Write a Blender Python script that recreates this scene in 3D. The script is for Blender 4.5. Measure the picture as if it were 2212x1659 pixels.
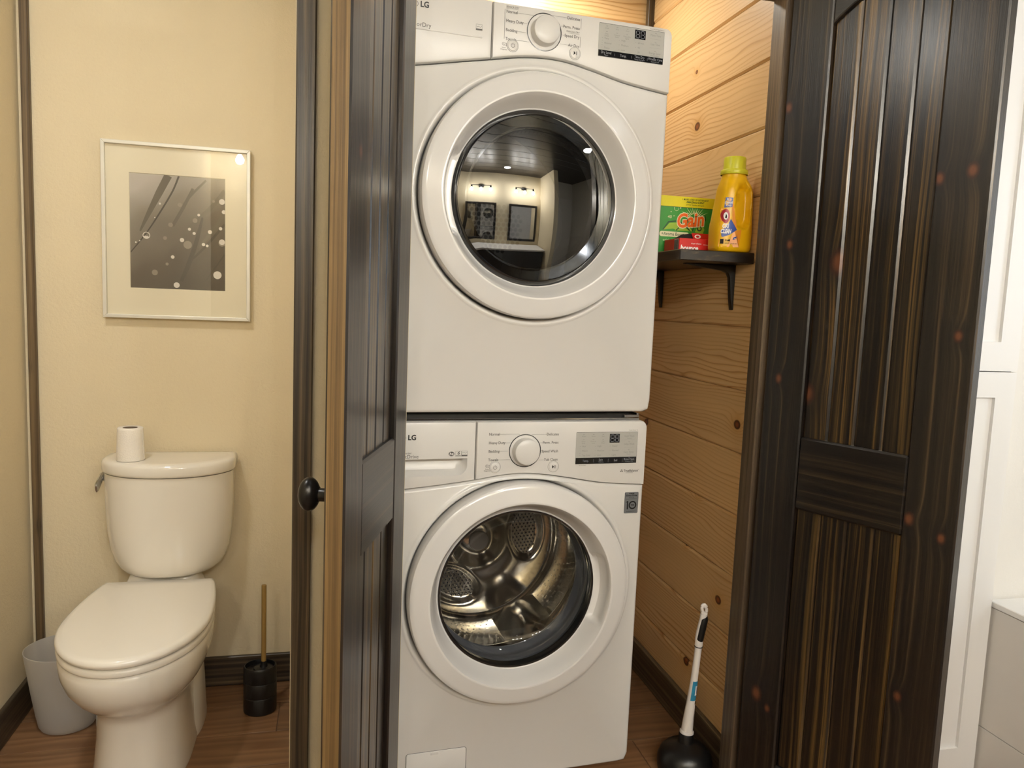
import bpy, bmesh, math, random
from mathutils import Vector, Matrix
from math import radians as R, sin, cos, pi

S = bpy.context.scene
COL = S.collection
for _o in list(bpy.data.objects):
    bpy.data.objects.remove(_o)

# ------------------------------------------------------------------ camera, world, lights, exposure
cam = bpy.data.cameras.new('camera')
cam.sensor_width = 36.0
cam.lens = 36.0 * 1640.0 / 2212.0
cam.clip_start = 0.02
cam_ob = bpy.data.objects.new('camera', cam)
COL.objects.link(cam_ob)
CM = ((0.972413, 0.013898, 0.23285), (-0.229905, -0.11171, 0.96678), (0.039448, -0.993644, -0.105433))
rot = Matrix(((CM[0][0], -CM[0][1], -CM[0][2]), (CM[1][0], -CM[1][1], -CM[1][2]), (CM[2][0], -CM[2][1], -CM[2][2])))
cam_ob.matrix_world = Matrix.Translation((0, 0, 1.28)) @ rot.to_4x4()
S.camera = cam_ob

S.view_settings.view_transform = 'Standard'
S.view_settings.look = 'None'
S.view_settings.gamma = 1.0
S.view_settings.use_curve_mapping = False
S.view_settings.exposure = 0.36

W = bpy.data.worlds.new('daylight')
S.world = W
W.use_nodes = True
W.node_tree.nodes['Background'].inputs[0].default_value = (0.62, 0.78, 1.0, 1)
W.node_tree.nodes['Background'].inputs[1].default_value = 1.0

WARM = (1.0, 0.99, 0.96)
BULB_STRENGTH = 385.0          # six exposed bulbs over the vanity, behind the camera


def lamp(name, kind, loc, energy, color, size=0.1, rot=(0, 0, 0), size_y=None):
    l = bpy.data.lights.new(name, kind)
    l.energy = energy
    l.color = color
    if kind == 'AREA':
        l.size = size
        if size_y:
            l.shape = 'RECTANGLE'
            l.size_y = size_y
        else:
            l.shape = 'DISK'
    else:
        l.shadow_soft_size = size
    o = bpy.data.objects.new(name, l)
    o.location = loc
    o.rotation_euler = rot
    COL.objects.link(o)
    return o


# recessed ceiling downlights in the room, an added alcove fill, the closet's own ceiling lamp, daylight at the window on the right
lamp('downlight_left', 'AREA', (-0.68, 1.40, 2.425), 8.0, (1.0, 0.995, 0.97), 0.12)
lamp('alcove_fill', 'AREA', (-0.42, 1.77, 2.425), 0.5, (1.0, 0.99, 0.94), 0.16)  # weak fill added to brighten the toilet nook, no fixture of its own
lamp('downlight_center', 'AREA', (0.78, -0.60, 2.425), 7.5, (1.0, 0.99, 0.98), 0.12)
lamp('downlight_right', 'AREA', (1.75, 0.75, 2.425), 4.0, (0.97, 0.98, 1.0), 0.14)
lamp('closet_lamp', 'AREA', (0.66, 2.34, 2.40), 5.0, (1.0, 0.95, 0.84), 0.16)
lamp('window_daylight', 'AREA', (2.76, 0.70, 1.50), 6.5, (0.82, 0.91, 1.0), 0.86, (0, R(90), 0), 0.86)


# ------------------------------------------------------------------ helpers: objects
def lin(h):
    h = h.lstrip('#')
    v = [int(h[i:i + 2], 16) / 255 for i in (0, 2, 4)]
    return tuple(c / 12.92 if c <= 0.04045 else ((c + 0.055) / 1.055) ** 2.4 for c in v) + (1.0,)


def link(name, me, mats, parent=None, kind=None, label=None):
    o = bpy.data.objects.new(name, me)
    COL.objects.link(o)
    if mats is not None:
        for m in (mats if isinstance(mats, (list, tuple)) else [mats]):
            me.materials.append(m)
    if parent is not None:
        o.parent = parent
    if kind:
        o['kind'] = kind
    if label:
        o['label'] = label
    return o


def tag(o, label, cat, group=None):
    o['label'] = label
    o['category'] = cat
    if group:
        o['group'] = group
    return o


def empty(name, loc, rz=0.0, label=None, cat=None, group=None, kind=None):
    o = bpy.data.objects.new(name, None)
    o.empty_display_size = 0.05
    COL.objects.link(o)
    o.location = loc
    o.rotation_euler = (0, 0, rz)
    if label:
        tag(o, label, cat, group)
    if kind:
        o['kind'] = kind
    return o


class MB:
    """collects shapes into one bmesh"""

    def __init__(s):
        s.bm = bmesh.new()
        s.mi = 0

    def _face(s, vs):
        try:
            f = s.bm.faces.new(vs)
            f.material_index = s.mi
            return f
        except ValueError:
            return None

    def box(s, x0, x1, y0, y1, z0, z1, bevel=0.0, seg=2, mat=None):
        b = bmesh.new()
        v = [b.verts.new((x, y, z)) for x in (x0, x1) for y in (y0, y1) for z in (z0, z1)]
        for q in ((0, 1, 3, 2), (4, 6, 7, 5), (0, 4, 5, 1), (2, 3, 7, 6), (0, 2, 6, 4), (1, 5, 7, 3)):
            b.faces.new([v[i] for i in q])
        bmesh.ops.recalc_face_normals(b, faces=b.faces)
        if bevel > 0:
            bmesh.ops.bevel(b, geom=list(b.edges), offset=bevel, segments=seg, affect='EDGES', profile=0.5)
        s.merge(b, mat)
        return s

    def merge(s, b, mat=None):
        if mat is not None:
            for v in b.verts:
                v.co = mat @ v.co
        vm = {}
        for v in b.verts:
            vm[v] = s.bm.verts.new(v.co)
        for f in b.faces:
            s._face([vm[v] for v in f.verts])
        b.free()

    def rings(s, rings, close=True, cap0=False, cap1=False, flip=False):
        """rings: lists of points of equal count, skinned in order"""
        vs = [[s.bm.verts.new(p) for p in r] for r in rings]
        n = len(vs[0])
        for a, b in zip(vs, vs[1:]):
            for i in range(n if close else n - 1):
                j = (i + 1) % n
                q = [a[i], a[j], b[j], b[i]]
                s._face(q[::-1] if flip else q)
        if cap0:
            s._face(vs[0] if flip else vs[0][::-1])
        if cap1:
            s._face(vs[-1][::-1] if flip else vs[-1])
        return s

    def lathe(s, prof, n=48, axis='Z', c=(0, 0, 0), cap0=False, cap1=False):
        rs = []
        for r, h in prof:
            ring = []
            for i in range(n):
                a = 2 * pi * i / n
                u, w = r * cos(a), r * sin(a)
                p = {'Z': (u, w, h), 'Y': (u, h, w), 'X': (h, u, w)}[axis]
                ring.append((c[0] + p[0], c[1] + p[1], c[2] + p[2]))
            rs.append(ring)
        return s.rings(rs, True, cap0, cap1)

    def tube(s, pts, rad, n=12, cap=True):
        rs = []
        up = Vector((0, 0, 1))
        P = [Vector(p) for p in pts]
        for i, p in enumerate(P):
            d = (P[min(i + 1, len(P) - 1)] - P[max(i - 1, 0)]).normalized()
            a = d.cross(up if abs(d.z) < 0.95 else Vector((0, 1, 0))).normalized()
            b = d.cross(a).normalized()
            r = rad[i] if isinstance(rad, (list, tuple)) else rad
            rx, ry = r if isinstance(r, tuple) else (r, r)
            rs.append([tuple(p + a * (rx * cos(2 * pi * k / n)) + b * (ry * sin(2 * pi * k / n))) for k in range(n)])
        return s.rings(rs, True, cap, cap)

    def poly(s, pts, y=0.0, plane='XZ'):
        """flat polygon facing -Y"""
        vs = [s.bm.verts.new((p[0], y, p[1]) if plane == 'XZ' else p) for p in pts]
        return s._face(vs)

    def holed(s, outer, holes, y):
        """flat plate in the XZ plane at depth y with holes; returns (outer verts, [hole verts])"""
        loops = []
        edges = []
        for L in [outer] + list(holes):
            vs = [s.bm.verts.new((p[0], y, p[1])) for p in L]
            loops.append(vs)
            for i in range(len(vs)):
                edges.append(s.bm.edges.new((vs[i], vs[(i + 1) % len(vs)])))
        r = bmesh.ops.triangle_fill(s.bm, use_beauty=True, use_dissolve=False, edges=edges, normal=(0, -1, 0))
        for g in r['geom']:
            if isinstance(g, bmesh.types.BMFace):
                g.material_index = s.mi
        return loops[0], loops[1:]

    def skirt(s, vs, pts):
        """skin from existing vertex loop to a new loop"""
        nv = [s.bm.verts.new(p) for p in pts]
        n = len(vs)
        for i in range(n):
            j = (i + 1) % n
            s._face([vs[i], vs[j], nv[j], nv[i]])
        return nv

    def prism(s, pts, y0, y1, bevel=0.0):
        """polygon in XZ extruded along Y"""
        b = bmesh.new()
        a = [b.verts.new((p[0], y0, p[1])) for p in pts]
        c = [b.verts.new((p[0], y1, p[1])) for p in pts]
        b.faces.new(a)
        b.faces.new(c[::-1])
        for i in range(len(a)):
            j = (i + 1) % len(a)
            b.faces.new([a[i], c[i], c[j], a[j]])
        bmesh.ops.recalc_face_normals(b, faces=b.faces)
        if bevel:
            es = [e for e in b.edges if abs(e.verts[0].co.y - e.verts[1].co.y) < 1e-7]
            bmesh.ops.bevel(b, geom=es, offset=bevel, segments=2, affect='EDGES', profile=0.5)
        s.merge(b)
        return s

    def obj(s, name, mats, parent=None, smooth=40, kind=None, label=None, fix=True, mat=None):
        if fix:
            bmesh.ops.recalc_face_normals(s.bm, faces=s.bm.faces)
        if mat is not None:
            bmesh.ops.transform(s.bm, matrix=mat, verts=s.bm.verts)
        me = bpy.data.meshes.new(name)
        s.bm.to_mesh(me)
        s.bm.free()
        if smooth:
            me.polygons.foreach_set('use_smooth', [True] * len(me.polygons))
            me.set_sharp_from_angle(angle=R(smooth))
        return link(name, me, mats, parent, kind, label)


# ------------------------------------------------------------------ helpers: lettering
_txt = []


def text(store, body, size, x, z, align='LEFT', bold=0.0, y=-0.0006, squash=1.0, shear=0.0, spacing=1.0):
    """queue a flat text (in the local XZ plane, facing -Y)"""
    c = bpy.data.curves.new('t', 'FONT')
    c.body = body
    c.size = size
    c.align_x = align
    c.align_y = 'CENTER'
    c.offset = bold
    c.shear = shear
    c.space_character = spacing
    c.resolution_u = 3
    c.fill_mode = 'FRONT'
    o = bpy.data.objects.new('t', c)
    COL.objects.link(o)
    store.append((o, x, y, z, squash))


def flush(mb, store):
    """turn queued texts into faces of mb"""
    dg = bpy.context.evaluated_depsgraph_get()
    for o, x, y, z, sq in store:
        me = bpy.data.meshes.new_from_object(o.evaluated_get(dg))
        vs = [mb.bm.verts.new((x + v.co.x * sq, y, z + v.co.y)) for v in me.vertices]
        for p in me.polygons:
            mb._face([vs[i] for i in p.vertices])
        bpy.data.meshes.remove(me)
        c = o.data
        bpy.data.objects.remove(o)
        bpy.data.curves.remove(c)
    store.clear()


def rect(mb, x0, x1, z0, z1, y=-0.0006):
    mb.poly([(x0, z0), (x1, z0), (x1, z1), (x0, z1)], y)


def rrect(x0, x1, z0, z1, r, n=5):
    pts = []
    for cx, cz, a0 in ((x1 - r, z0 + r, -90), (x1 - r, z1 - r, 0), (x0 + r, z1 - r, 90), (x0 + r, z0 + r, 180)):
        for k in range(n + 1):
            a = R(a0 + 90 * k / n)
            pts.append((cx + r * cos(a), cz + r * sin(a)))
    return pts


def disc(mb, x, z, r, y=-0.0006, n=24, sx=1.0):
    mb.poly([(x + sx * r * cos(2 * pi * k / n), z + r * sin(2 * pi * k / n)) for k in range(n)], y)


def arc(mb, x, z, r0, r1, a0, a1, y=-0.0006, n=24, sx=1.0):
    for k in range(n):
        a, b = R(a0 + (a1 - a0) * k / n), R(a0 + (a1 - a0) * (k + 1) / n)
        mb.poly([(x + sx * r0 * cos(a), z + r0 * sin(a)), (x + sx * r1 * cos(a), z + r1 * sin(a)),
                 (x + sx * r1 * cos(b), z + r1 * sin(b)), (x + sx * r0 * cos(b), z + r0 * sin(b))], y)


def stroke(mb, pts, w, y=-0.0006):
    """flat ribbon along a polyline; w may be a list"""
    P = [Vector(p) for p in pts]
    L, Rr = [], []
    for i, p in enumerate(P):
        d = (P[min(i + 1, len(P) - 1)] - P[max(i - 1, 0)]).normalized()
        n = Vector((-d.y, d.x))
        ww = (w[i] if isinstance(w, (list, tuple)) else w) / 2
        L.append(p + n * ww)
        Rr.append(p - n * ww)
    for i in range(len(P) - 1):
        mb.poly([Rr[i], Rr[i + 1], L[i + 1], L[i]], y)


# ------------------------------------------------------------------ helpers: materials
def nodes(name):
    m = bpy.data.materials.new(name)
    m.use_nodes = True
    nt = m.node_tree
    nt.nodes.clear()
    out = nt.nodes.new('ShaderNodeOutputMaterial')
    b = nt.nodes.new('ShaderNodeBsdfPrincipled')
    nt.links.new(b.outputs[0], out.inputs[0])
    return m, nt, b, out


def N(nt, t, **kw):
    n = nt.nodes.new('ShaderNode' + t)
    for k, v in kw.items():
        if k.startswith('i_'):
            n.inputs[int(k[2:])].default_value = v
        else:
            setattr(n, k, v)
    return n


def setin(b, **kw):
    names = dict(color='Base Color', rough='Roughness', metal='Metallic', spec='Specular IOR Level', coat='Coat Weight',
                 coatr='Coat Roughness', trans='Transmission Weight', ior='IOR', alpha='Alpha', aniso='Anisotropic',
                 emit='Emission Color', estr='Emission Strength', sss='Subsurface Weight')
    for k, v in kw.items():
        b.inputs[names[k]].default_value = v


def math_(nt, op, a, b=None, c=None):
    n = nt.nodes.new('ShaderNodeMath')
    n.operation = op
    for i, v in enumerate((a, b, c)):
        if v is None:
            continue
        if isinstance(v, (int, float)):
            n.inputs[i].default_value = v
        else:
            nt.links.new(v, n.inputs[i])
    return n.outputs[0]


def mixc(nt, fac, a, b, blend='MIX'):
    n = nt.nodes.new('ShaderNodeMix')
    n.data_type = 'RGBA'
    n.blend_type = blend
    for i, v in ((0, fac), (6, a), (7, b)):
        if isinstance(v, (int, float)):
            n.inputs[i].default_value = v
        elif isinstance(v, tuple):
            n.inputs[i].default_value = v
        else:
            nt.links.new(v, n.inputs[i])
    return n.outputs[2]


def ramp(nt, fac, stops):
    n = nt.nodes.new('ShaderNodeValToRGB')
    e = n.color_ramp.elements
    while len(e) < len(stops):
        e.new(0.5)
    for el, (p, c) in zip(e, stops):
        el.position = p
        el.color = c if len(c) == 4 else tuple(c) + (1,)
    nt.links.new(fac, n.inputs[0])
    return n.outputs[0]


def plain(name, col, rough=0.5, noise=0.0, nscale=60, bump=0.0, bscale=200, **kw):
    """simple surface: colour with a faint procedural variation and fine relief"""
    m, nt, b, out = nodes(name)
    c = lin(col) if isinstance(col, str) else col
    setin(b, color=c, rough=rough, **kw)
    tc = N(nt, 'TexCoord')
    if noise:
        n = N(nt, 'TexNoise')
        n.inputs['Scale'].default_value = nscale
        n.inputs['Detail'].default_value = 3
        nt.links.new(tc.outputs['Object'], n.inputs['Vector'])
        d = tuple(v * (1 - noise) for v in c[:3]) + (1,)
        nt.links.new(mixc(nt, n.outputs[0], d, c), b.inputs['Base Color'])
    if bump:
        n = N(nt, 'TexNoise')
        n.inputs['Scale'].default_value = bscale
        n.inputs['Detail'].default_value = 2
        nt.links.new(tc.outputs['Object'], n.inputs['Vector'])
        bp = N(nt, 'Bump')
        bp.inputs['Strength'].default_value = bump
        bp.inputs['Distance'].default_value = 0.002
        nt.links.new(n.outputs[0], bp.inputs['Height'])
        nt.links.new(bp.outputs[0], b.inputs['Normal'])
    return m


def wood(name, axis, across, ringstops, knotcol, rough=0.4, coat=0.0, ring=26.0, knots=0.5, knot_r=0.06, dark_fiber=0.25,
         bump=0.15, var=0.12, kscale=4.5, seed=0.0, halo=None, warp=5.0, streak=None, knots_at=None, soften=False):
    """stained / raw softwood: cathedral grain from a stretched noise field, knots that bend it, fibres, per-board shift"""
    m, nt, b, out = nodes(name)
    tc = N(nt, 'TexCoord')
    oi = N(nt, 'ObjectInfo')
    sep = N(nt, 'SeparateXYZ')
    nt.links.new(tc.outputs['Object'], sep.inputs[0])
    ai, ci = 'XYZ'.index(axis), 'XYZ'.index(across)
    ti = 3 - ai - ci
    rnd = oi.outputs['Random']
    u = math_(nt, 'ADD', sep.outputs[ai], math_(nt, 'MULTIPLY_ADD', rnd, 37.0, seed))     # along
    v = math_(nt, 'ADD', sep.outputs[ci], math_(nt, 'MULTIPLY', rnd, 11.3))               # across
    w = sep.outputs[ti]
    cmb = N(nt, 'CombineXYZ')
    nt.links.new(u, cmb.inputs[0])
    nt.links.new(v, cmb.inputs[1])
    nt.links.new(w, cmb.inputs[2])
    P = cmb.outputs[0]

    def scaled(sx, sy, sz):
        k = N(nt, 'VectorMath', operation='MULTIPLY')
        nt.links.new(P, k.inputs[0])
        k.inputs[1].default_value = (sx, sy, sz)
        return k.outputs[0]

    n1 = N(nt, 'TexNoise')
    n1.inputs['Scale'].default_value = 1.0
    n1.inputs['Detail'].default_value = 2.0
    n1.inputs['Roughness'].default_value = 0.45
    nt.links.new(scaled(1.6, 9.0, 9.0), n1.inputs['Vector'])
    # knots
    kv = N(nt, 'VectorMath', operation='MULTIPLY')
    nt.links.new(P, kv.inputs[0])
    kv.inputs[1].default_value = (0.75, 1.0, 0.0)
    vo = N(nt, 'TexVoronoi', voronoi_dimensions='2D')
    vo.inputs['Scale'].default_value = kscale
    nt.links.new(kv.outputs[0], vo.inputs['Vector'])
    d = vo.outputs['Distance']
    sc = N(nt, 'SeparateColor')
    nt.links.new(vo.outputs['Color'], sc.inputs[0])
    has = math_(nt, 'LESS_THAN', sc.outputs[0], knots)
    kr = math_(nt, 'MULTIPLY', math_(nt, 'ADD', sc.outputs[1], 0.45), knot_r)
    rel = math_(nt, 'DIVIDE', d, kr)
    if knots_at:
        # knots at given places of this board (along, across, radius), in the board's own coordinates
        has = 1.0
        rel = None
        for ku, kv_, krad in knots_at:
            du = math_(nt, 'MULTIPLY', math_(nt, 'SUBTRACT', sep.outputs[ai], ku), 0.72)
            dv = math_(nt, 'SUBTRACT', sep.outputs[ci], kv_)
            dd = math_(nt, 'DIVIDE', math_(nt, 'SQRT', math_(nt, 'ADD', math_(nt, 'MULTIPLY', du, du), math_(nt, 'MULTIPLY', dv, dv))), krad)
            rel = dd if rel is None else math_(nt, 'MINIMUM', rel, dd)
    fall = math_(nt, 'MULTIPLY', math_(nt, 'POWER', 2.718, math_(nt, 'MULTIPLY', math_(nt, 'MULTIPLY', rel, rel), -0.18)), has)
    f = math_(nt, 'ADD', math_(nt, 'MULTIPLY', v, ring), math_(nt, 'MULTIPLY', n1.outputs[0], warp))
    f = math_(nt, 'ADD', f, math_(nt, 'MULTIPLY', fall, 2.3))
    fr = math_(nt, 'FRACT', f)
    if streak:
        vs_ = math_(nt, 'ADD', math_(nt, 'MULTIPLY', v, streak), math_(nt, 'MULTIPLY_ADD', fall, 0.9, math_(nt, 'MULTIPLY', n1.outputs[0], warp)))
        sc_ = N(nt, 'CombineXYZ')
        nt.links.new(math_(nt, 'MULTIPLY', u, 0.55), sc_.inputs[0])
        nt.links.new(vs_, sc_.inputs[1])
        nt.links.new(math_(nt, 'MULTIPLY', w, 20.0), sc_.inputs[2])
        ns = N(nt, 'TexNoise')
        ns.inputs['Scale'].default_value = 1.0
        ns.inputs['Detail'].default_value = 4.0
        ns.inputs['Roughness'].default_value = 0.62
        nt.links.new(sc_.outputs[0], ns.inputs['Vector'])
        mr = N(nt, 'MapRange')
        nt.links.new(ns.outputs[0], mr.inputs[0])
        mr.inputs[1].default_value = 0.28
        mr.inputs[2].default_value = 0.70
        fr = mr.outputs[0]
    col = ramp(nt, fr, ringstops)
    if soften:
        # growth rings show strongly in some places and fade in others
        nf = N(nt, 'TexNoise')
        nf.inputs['Scale'].default_value = 1.0
        nf.inputs['Detail'].default_value = 1.0
        nt.links.new(scaled(1.3, 10.0, 3.0), nf.inputs['Vector'])
        mf = N(nt, 'MapRange')
        nt.links.new(nf.outputs[0], mf.inputs[0])
        mf.inputs[1].default_value = 0.38
        mf.inputs[2].default_value = 0.66
        mf.inputs[3].default_value = 0.25
        mf.inputs[4].default_value = 1.0
        col = mixc(nt, mf.outputs[0], ringstops[0][1], col)
    # fibres
    n2 = N(nt, 'TexNoise')
    n2.inputs['Scale'].default_value = 1.0
    n2.inputs['Detail'].default_value = 3.0
    nt.links.new(scaled(9.0, 420.0, 420.0), n2.inputs['Vector'])
    n3 = N(nt, 'TexNoise')
    n3.inputs['Scale'].default_value = 1.0
    n3.inputs['Detail'].default_value = 2.0
    nt.links.new(scaled(1.1, 14.0, 4.0), n3.inputs['Vector'])
    sh = math_(nt, 'MULTIPLY_ADD', n2.outputs[0], dark_fiber, 1.0 - dark_fiber * 0.5)
    sh = math_(nt, 'MULTIPLY', sh, math_(nt, 'MULTIPLY_ADD', n3.outputs[0], 2 * var, 1.0 - var))
    sh = math_(nt, 'MULTIPLY', sh, math_(nt, 'MULTIPLY_ADD', rnd, var, 1.0 - var * 0.5))
    g = N(nt, 'CombineColor')
    for i in range(3):
        nt.links.new(sh, g.inputs[i])
    col = mixc(nt, 1.0, col, g.outputs[0], 'MULTIPLY')
    if halo is not None:
        col = mixc(nt, math_(nt, 'MULTIPLY', math_(nt, 'MINIMUM', fall, 1.0), 0.75), col, halo)
    km = N(nt, 'MapRange', interpolation_type='SMOOTHSTEP')
    nt.links.new(rel, km.inputs[0])
    km.inputs[1].default_value = 1.15
    km.inputs[2].default_value = 0.80
    kmask = math_(nt, 'MULTIPLY', km.outputs[0], has)
    kin = N(nt, 'MapRange')
    nt.links.new(rel, kin.inputs[0])
    kin.inputs[1].default_value = 0.30
    kin.inputs[2].default_value = 0.78
    kcol = mixc(nt, kin.outputs[0], knotcol[0], knotcol[1])
    col = mixc(nt, kmask, col, kcol)
    nt.links.new(col, b.inputs['Base Color'])
    setin(b, rough=rough, coat=coat, coatr=0.24)
    bp = N(nt, 'Bump')
    bp.inputs['Strength'].default_value = bump
    bp.inputs['Distance'].default_value = 0.0012
    hh = math_(nt, 'ADD', n2.outputs[0], math_(nt, 'MULTIPLY', fr, 0.5))
    nt.links.new(hh, bp.inputs['Height'])
    nt.links.new(bp.outputs[0], b.inputs['Normal'])
    return m


def plaster(name, col, bump=0.35, scale=120, rough=0.75):
    m, nt, b, out = nodes(name)
    c = lin(col)
    tc = N(nt, 'TexCoord')
    n = N(nt, 'TexNoise')
    n.inputs['Scale'].default_value = scale
    n.inputs['Detail'].default_value = 3
    n.inputs['Roughness'].default_value = 0.6
    nt.links.new(tc.outputs['Object'], n.inputs['Vector'])
    n2 = N(nt, 'TexNoise')
    n2.inputs['Scale'].default_value = 4
    n2.inputs['Detail'].default_value = 3
    nt.links.new(tc.outputs['Object'], n2.inputs['Vector'])
    h = math_(nt, 'MULTIPLY_ADD', n2.outputs[0], 0.8, n.outputs[0])
    nt.links.new(mixc(nt, n2.outputs[0], tuple(v * 0.95 for v in c[:3]) + (1,), c), b.inputs['Base Color'])
    bp = N(nt, 'Bump')
    bp.inputs['Strength'].default_value = bump
    bp.inputs['Distance'].default_value = 0.004
    nt.links.new(h, bp.inputs['Height'])
    nt.links.new(bp.outputs[0], b.inputs['Normal'])
    setin(b, rough=rough)
    return m


def glass(name, tint=(0.9, 0.9, 0.9), base_refl=0.04, rough=0.0, boost=1.0):
    """thin pane: tinted see-through plus a Fresnel mirror"""
    m, nt, b, out = nodes(name)
    nt.nodes.remove(b)
    t = N(nt, 'BsdfTransparent')
    t.inputs[0].default_value = tuple(tint) + (1,)
    g = N(nt, 'BsdfGlossy')
    g.inputs['Roughness'].default_value = rough
    g.inputs[0].default_value = (1, 1, 1, 1)
    fr = N(nt, 'Fresnel')
    ge = N(nt, 'NewGeometry')
    nt.links.new(math_(nt, 'MULTIPLY_ADD', ge.outputs['Backfacing'], 1 / 1.5 - 1.5, 1.5), fr.inputs[0])
    f = math_(nt, 'MINIMUM', math_(nt, 'MULTIPLY_ADD', fr.outputs[0], boost, base_refl), 1.0)
    mx = N(nt, 'MixShader')
    nt.links.new(f, mx.inputs[0])
    nt.links.new(t.outputs[0], mx.inputs[1])
    nt.links.new(g.outputs[0], mx.inputs[2])
    nt.links.new(mx.outputs[0], out.inputs[0])
    return m


def emitter(name, col, s):
    m, nt, b, out = nodes(name)
    nt.nodes.remove(b)
    e = N(nt, 'Emission')
    e.inputs[0].default_value = tuple(col) + (1,)
    e.inputs[1].default_value = s
    nt.links.new(e.outputs[0], out.inputs[0])
    return m


DARK = [(0.0, (0.0036, 0.0027, 0.0024, 1)), (0.40, (0.0068, 0.0047, 0.0037, 1)), (0.62, (0.0125, 0.0080, 0.0050, 1)), (0.80, (0.031, 0.0195, 0.0102, 1)), (1.0, (0.068, 0.044, 0.022, 1))]
AMBER = [(0.0, (0.0030, 0.0022, 0.0020, 1)), (0.40, (0.0062, 0.0040, 0.0028, 1)), (0.56, (0.020, 0.0115, 0.0045, 1)), (0.76, (0.080, 0.046, 0.0135, 1)), (1.0, (0.165, 0.097, 0.030, 1))]
BROWN = [(0.0, (0.030, 0.020, 0.013, 1)), (0.40, (0.065, 0.044, 0.027, 1)), (0.70, (0.105, 0.074, 0.045, 1)), (1.0, (0.16, 0.115, 0.07, 1))]
KNOT = ((0.125, 0.043, 0.018, 1), (0.035, 0.012, 0.007, 1))


def darkwood(name, axis, across, stops=None, **kw):
    d = dict(rough=0.36, coat=0.22, ring=60.0, knots=0.10, knot_r=0.070, dark_fiber=0.6, bump=0.30, var=0.35, halo=(0.006, 0.005, 0.006, 1), warp=1.6, kscale=4.0, streak=75.0)
    d.update(kw)
    return wood(name, axis, across, stops or DARK, KNOT, **d)


PINE = [(0.0, lin('#dbb682')), (0.45, lin('#e0be8c')), (0.72, lin('#d6ad76')), (0.92, lin('#ad7840')), (1.0, lin('#dbb682'))]
M = {}
M['pine'] = wood('pine_boards', 'Y', 'Z', PINE, (lin('#8a4a22'), lin('#4a2410')), rough=0.42, coat=0.15, ring=75, soften=True, knots=0.30,
                 knot_r=0.055, dark_fiber=0.10, bump=0.06, var=0.10, kscale=5.0, halo=lin('#cc9c5c'), warp=8.5)
M['pine_back'] = wood('pine_boards_back', 'X', 'Z', PINE, (lin('#8a4a22'), lin('#4a2410')), rough=0.42, coat=0.15, ring=70, soften=True, knots=0.2,
                      knot_r=0.05, dark_fiber=0.10, bump=0.08, var=0.10, kscale=5.0, halo=lin('#cc9c5c'), warp=7.0)
M['dark_v'] = darkwood('dark_stained_wood_vertical', 'Z', 'X')
M['dark_vy'] = darkwood('dark_stained_wood_vertical_y', 'Z', 'Y')
M['dark_x'] = darkwood('dark_stained_wood_rail', 'X', 'Z', knots=0.1)
M['dark_y'] = darkwood('dark_stained_wood_long', 'Y', 'Z', knots=0.1)
M['plank'] = darkwood('dark_stained_panel_plank', 'Z', 'X', AMBER, rough=0.32, coat=0.4, knots=0.16, knot_r=0.085, var=0.5, warp=2.2, streak=95.0, halo=(0.012, 0.008, 0.006, 1))
M['edge'] = darkwood('door_edge_wood', 'Z', 'Y', [(0.0, (0.060, 0.035, 0.014, 1)), (0.5, (0.12, 0.072, 0.027, 1)), (1.0, (0.20, 0.125, 0.05, 1))], rough=0.45, coat=0.1, knots=0.03, streak=160, warp=1.0, halo=None, var=0.25)
M['jamb'] = darkwood('brown_jamb_wood', 'Z', 'Y', BROWN, knots=0.04, streak=110, rough=0.42, coat=0.2)
BOARD = [(0.0, (0.016, 0.011, 0.0075, 1)), (0.40, (0.038, 0.026, 0.0155, 1)), (0.70, (0.085, 0.060, 0.033, 1)), (1.0, (0.15, 0.108, 0.06, 1))]
M['board'] = darkwood('brown_black_board', 'Z', 'X', BOARD, streak=110, warp=2.5, coat=0.15, rough=0.42)
M['board_x'] = darkwood('brown_black_baseboard_x', 'X', 'Z', BOARD, streak=110, coat=0.1, rough=0.45, knots=0.05)
M['board_y'] = darkwood('brown_black_baseboard_y', 'Y', 'Z', BOARD, streak=110, coat=0.1, rough=0.45, knots=0.05)
M['strip'] = darkwood('brown_strip_wood', 'Z', 'X', [(0.0, (0.035, 0.022, 0.012, 1)), (0.5, (0.085, 0.055, 0.026, 1)), (1.0, (0.16, 0.11, 0.055, 1))], knots=0.22, knot_r=0.04, streak=120, rough=0.45, coat=0.1, kscale=6.0)
# the right leaf's stiles carry the knots the photograph shows
M['stile_hinge'] = darkwood('dark_stile_hinge_side', 'Z', 'X', knots_at=[(1.765, 0.012, 0.011), (1.445, 0.042, 0.010), (1.125, 0.040, 0.010), (0.325, 0.045, 0.016), (0.30, 0.078, 0.009)])
M['stile_free'] = darkwood('dark_stile_free_side', 'Z', 'X', knots_at=[(1.575, 0.430, 0.0125), (1.565, 0.369, 0.011), (1.250, 0.434, 0.010), (0.860, 0.373, 0.012), (0.835, 0.440, 0.010), (0.470, 0.385, 0.010)])
M['cream'] = plaster('cream_plaster', '#dfd0af')
M['white_wall'] = plaster('white_plaster', '#eeeae2', bump=0.25)
M['cabinet'] = plain('white_cabinet_paint', '#eeebe6', 0.38, noise=0.02, nscale=8)
M['grout'] = plain('grout', '#6e543e', 0.85, noise=0.2)
M['tile'] = wood('wood_look_tile', 'X', 'Y', [(0.0, lin('#7a5a3e')), (0.4, lin('#896747')), (0.8, lin('#745337')), (1.0, lin('#7a5a3e'))],
                 (lin('#5a3a24'), lin('#523420')), rough=0.38, ring=30, knots=0.03, dark_fiber=0.25, bump=0.1, var=0.3, warp=5.0)
M['steel_white'] = plain('white_enamel', '#e4e2de', 0.24, noise=0.01, nscale=5, coat=0.3)
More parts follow.
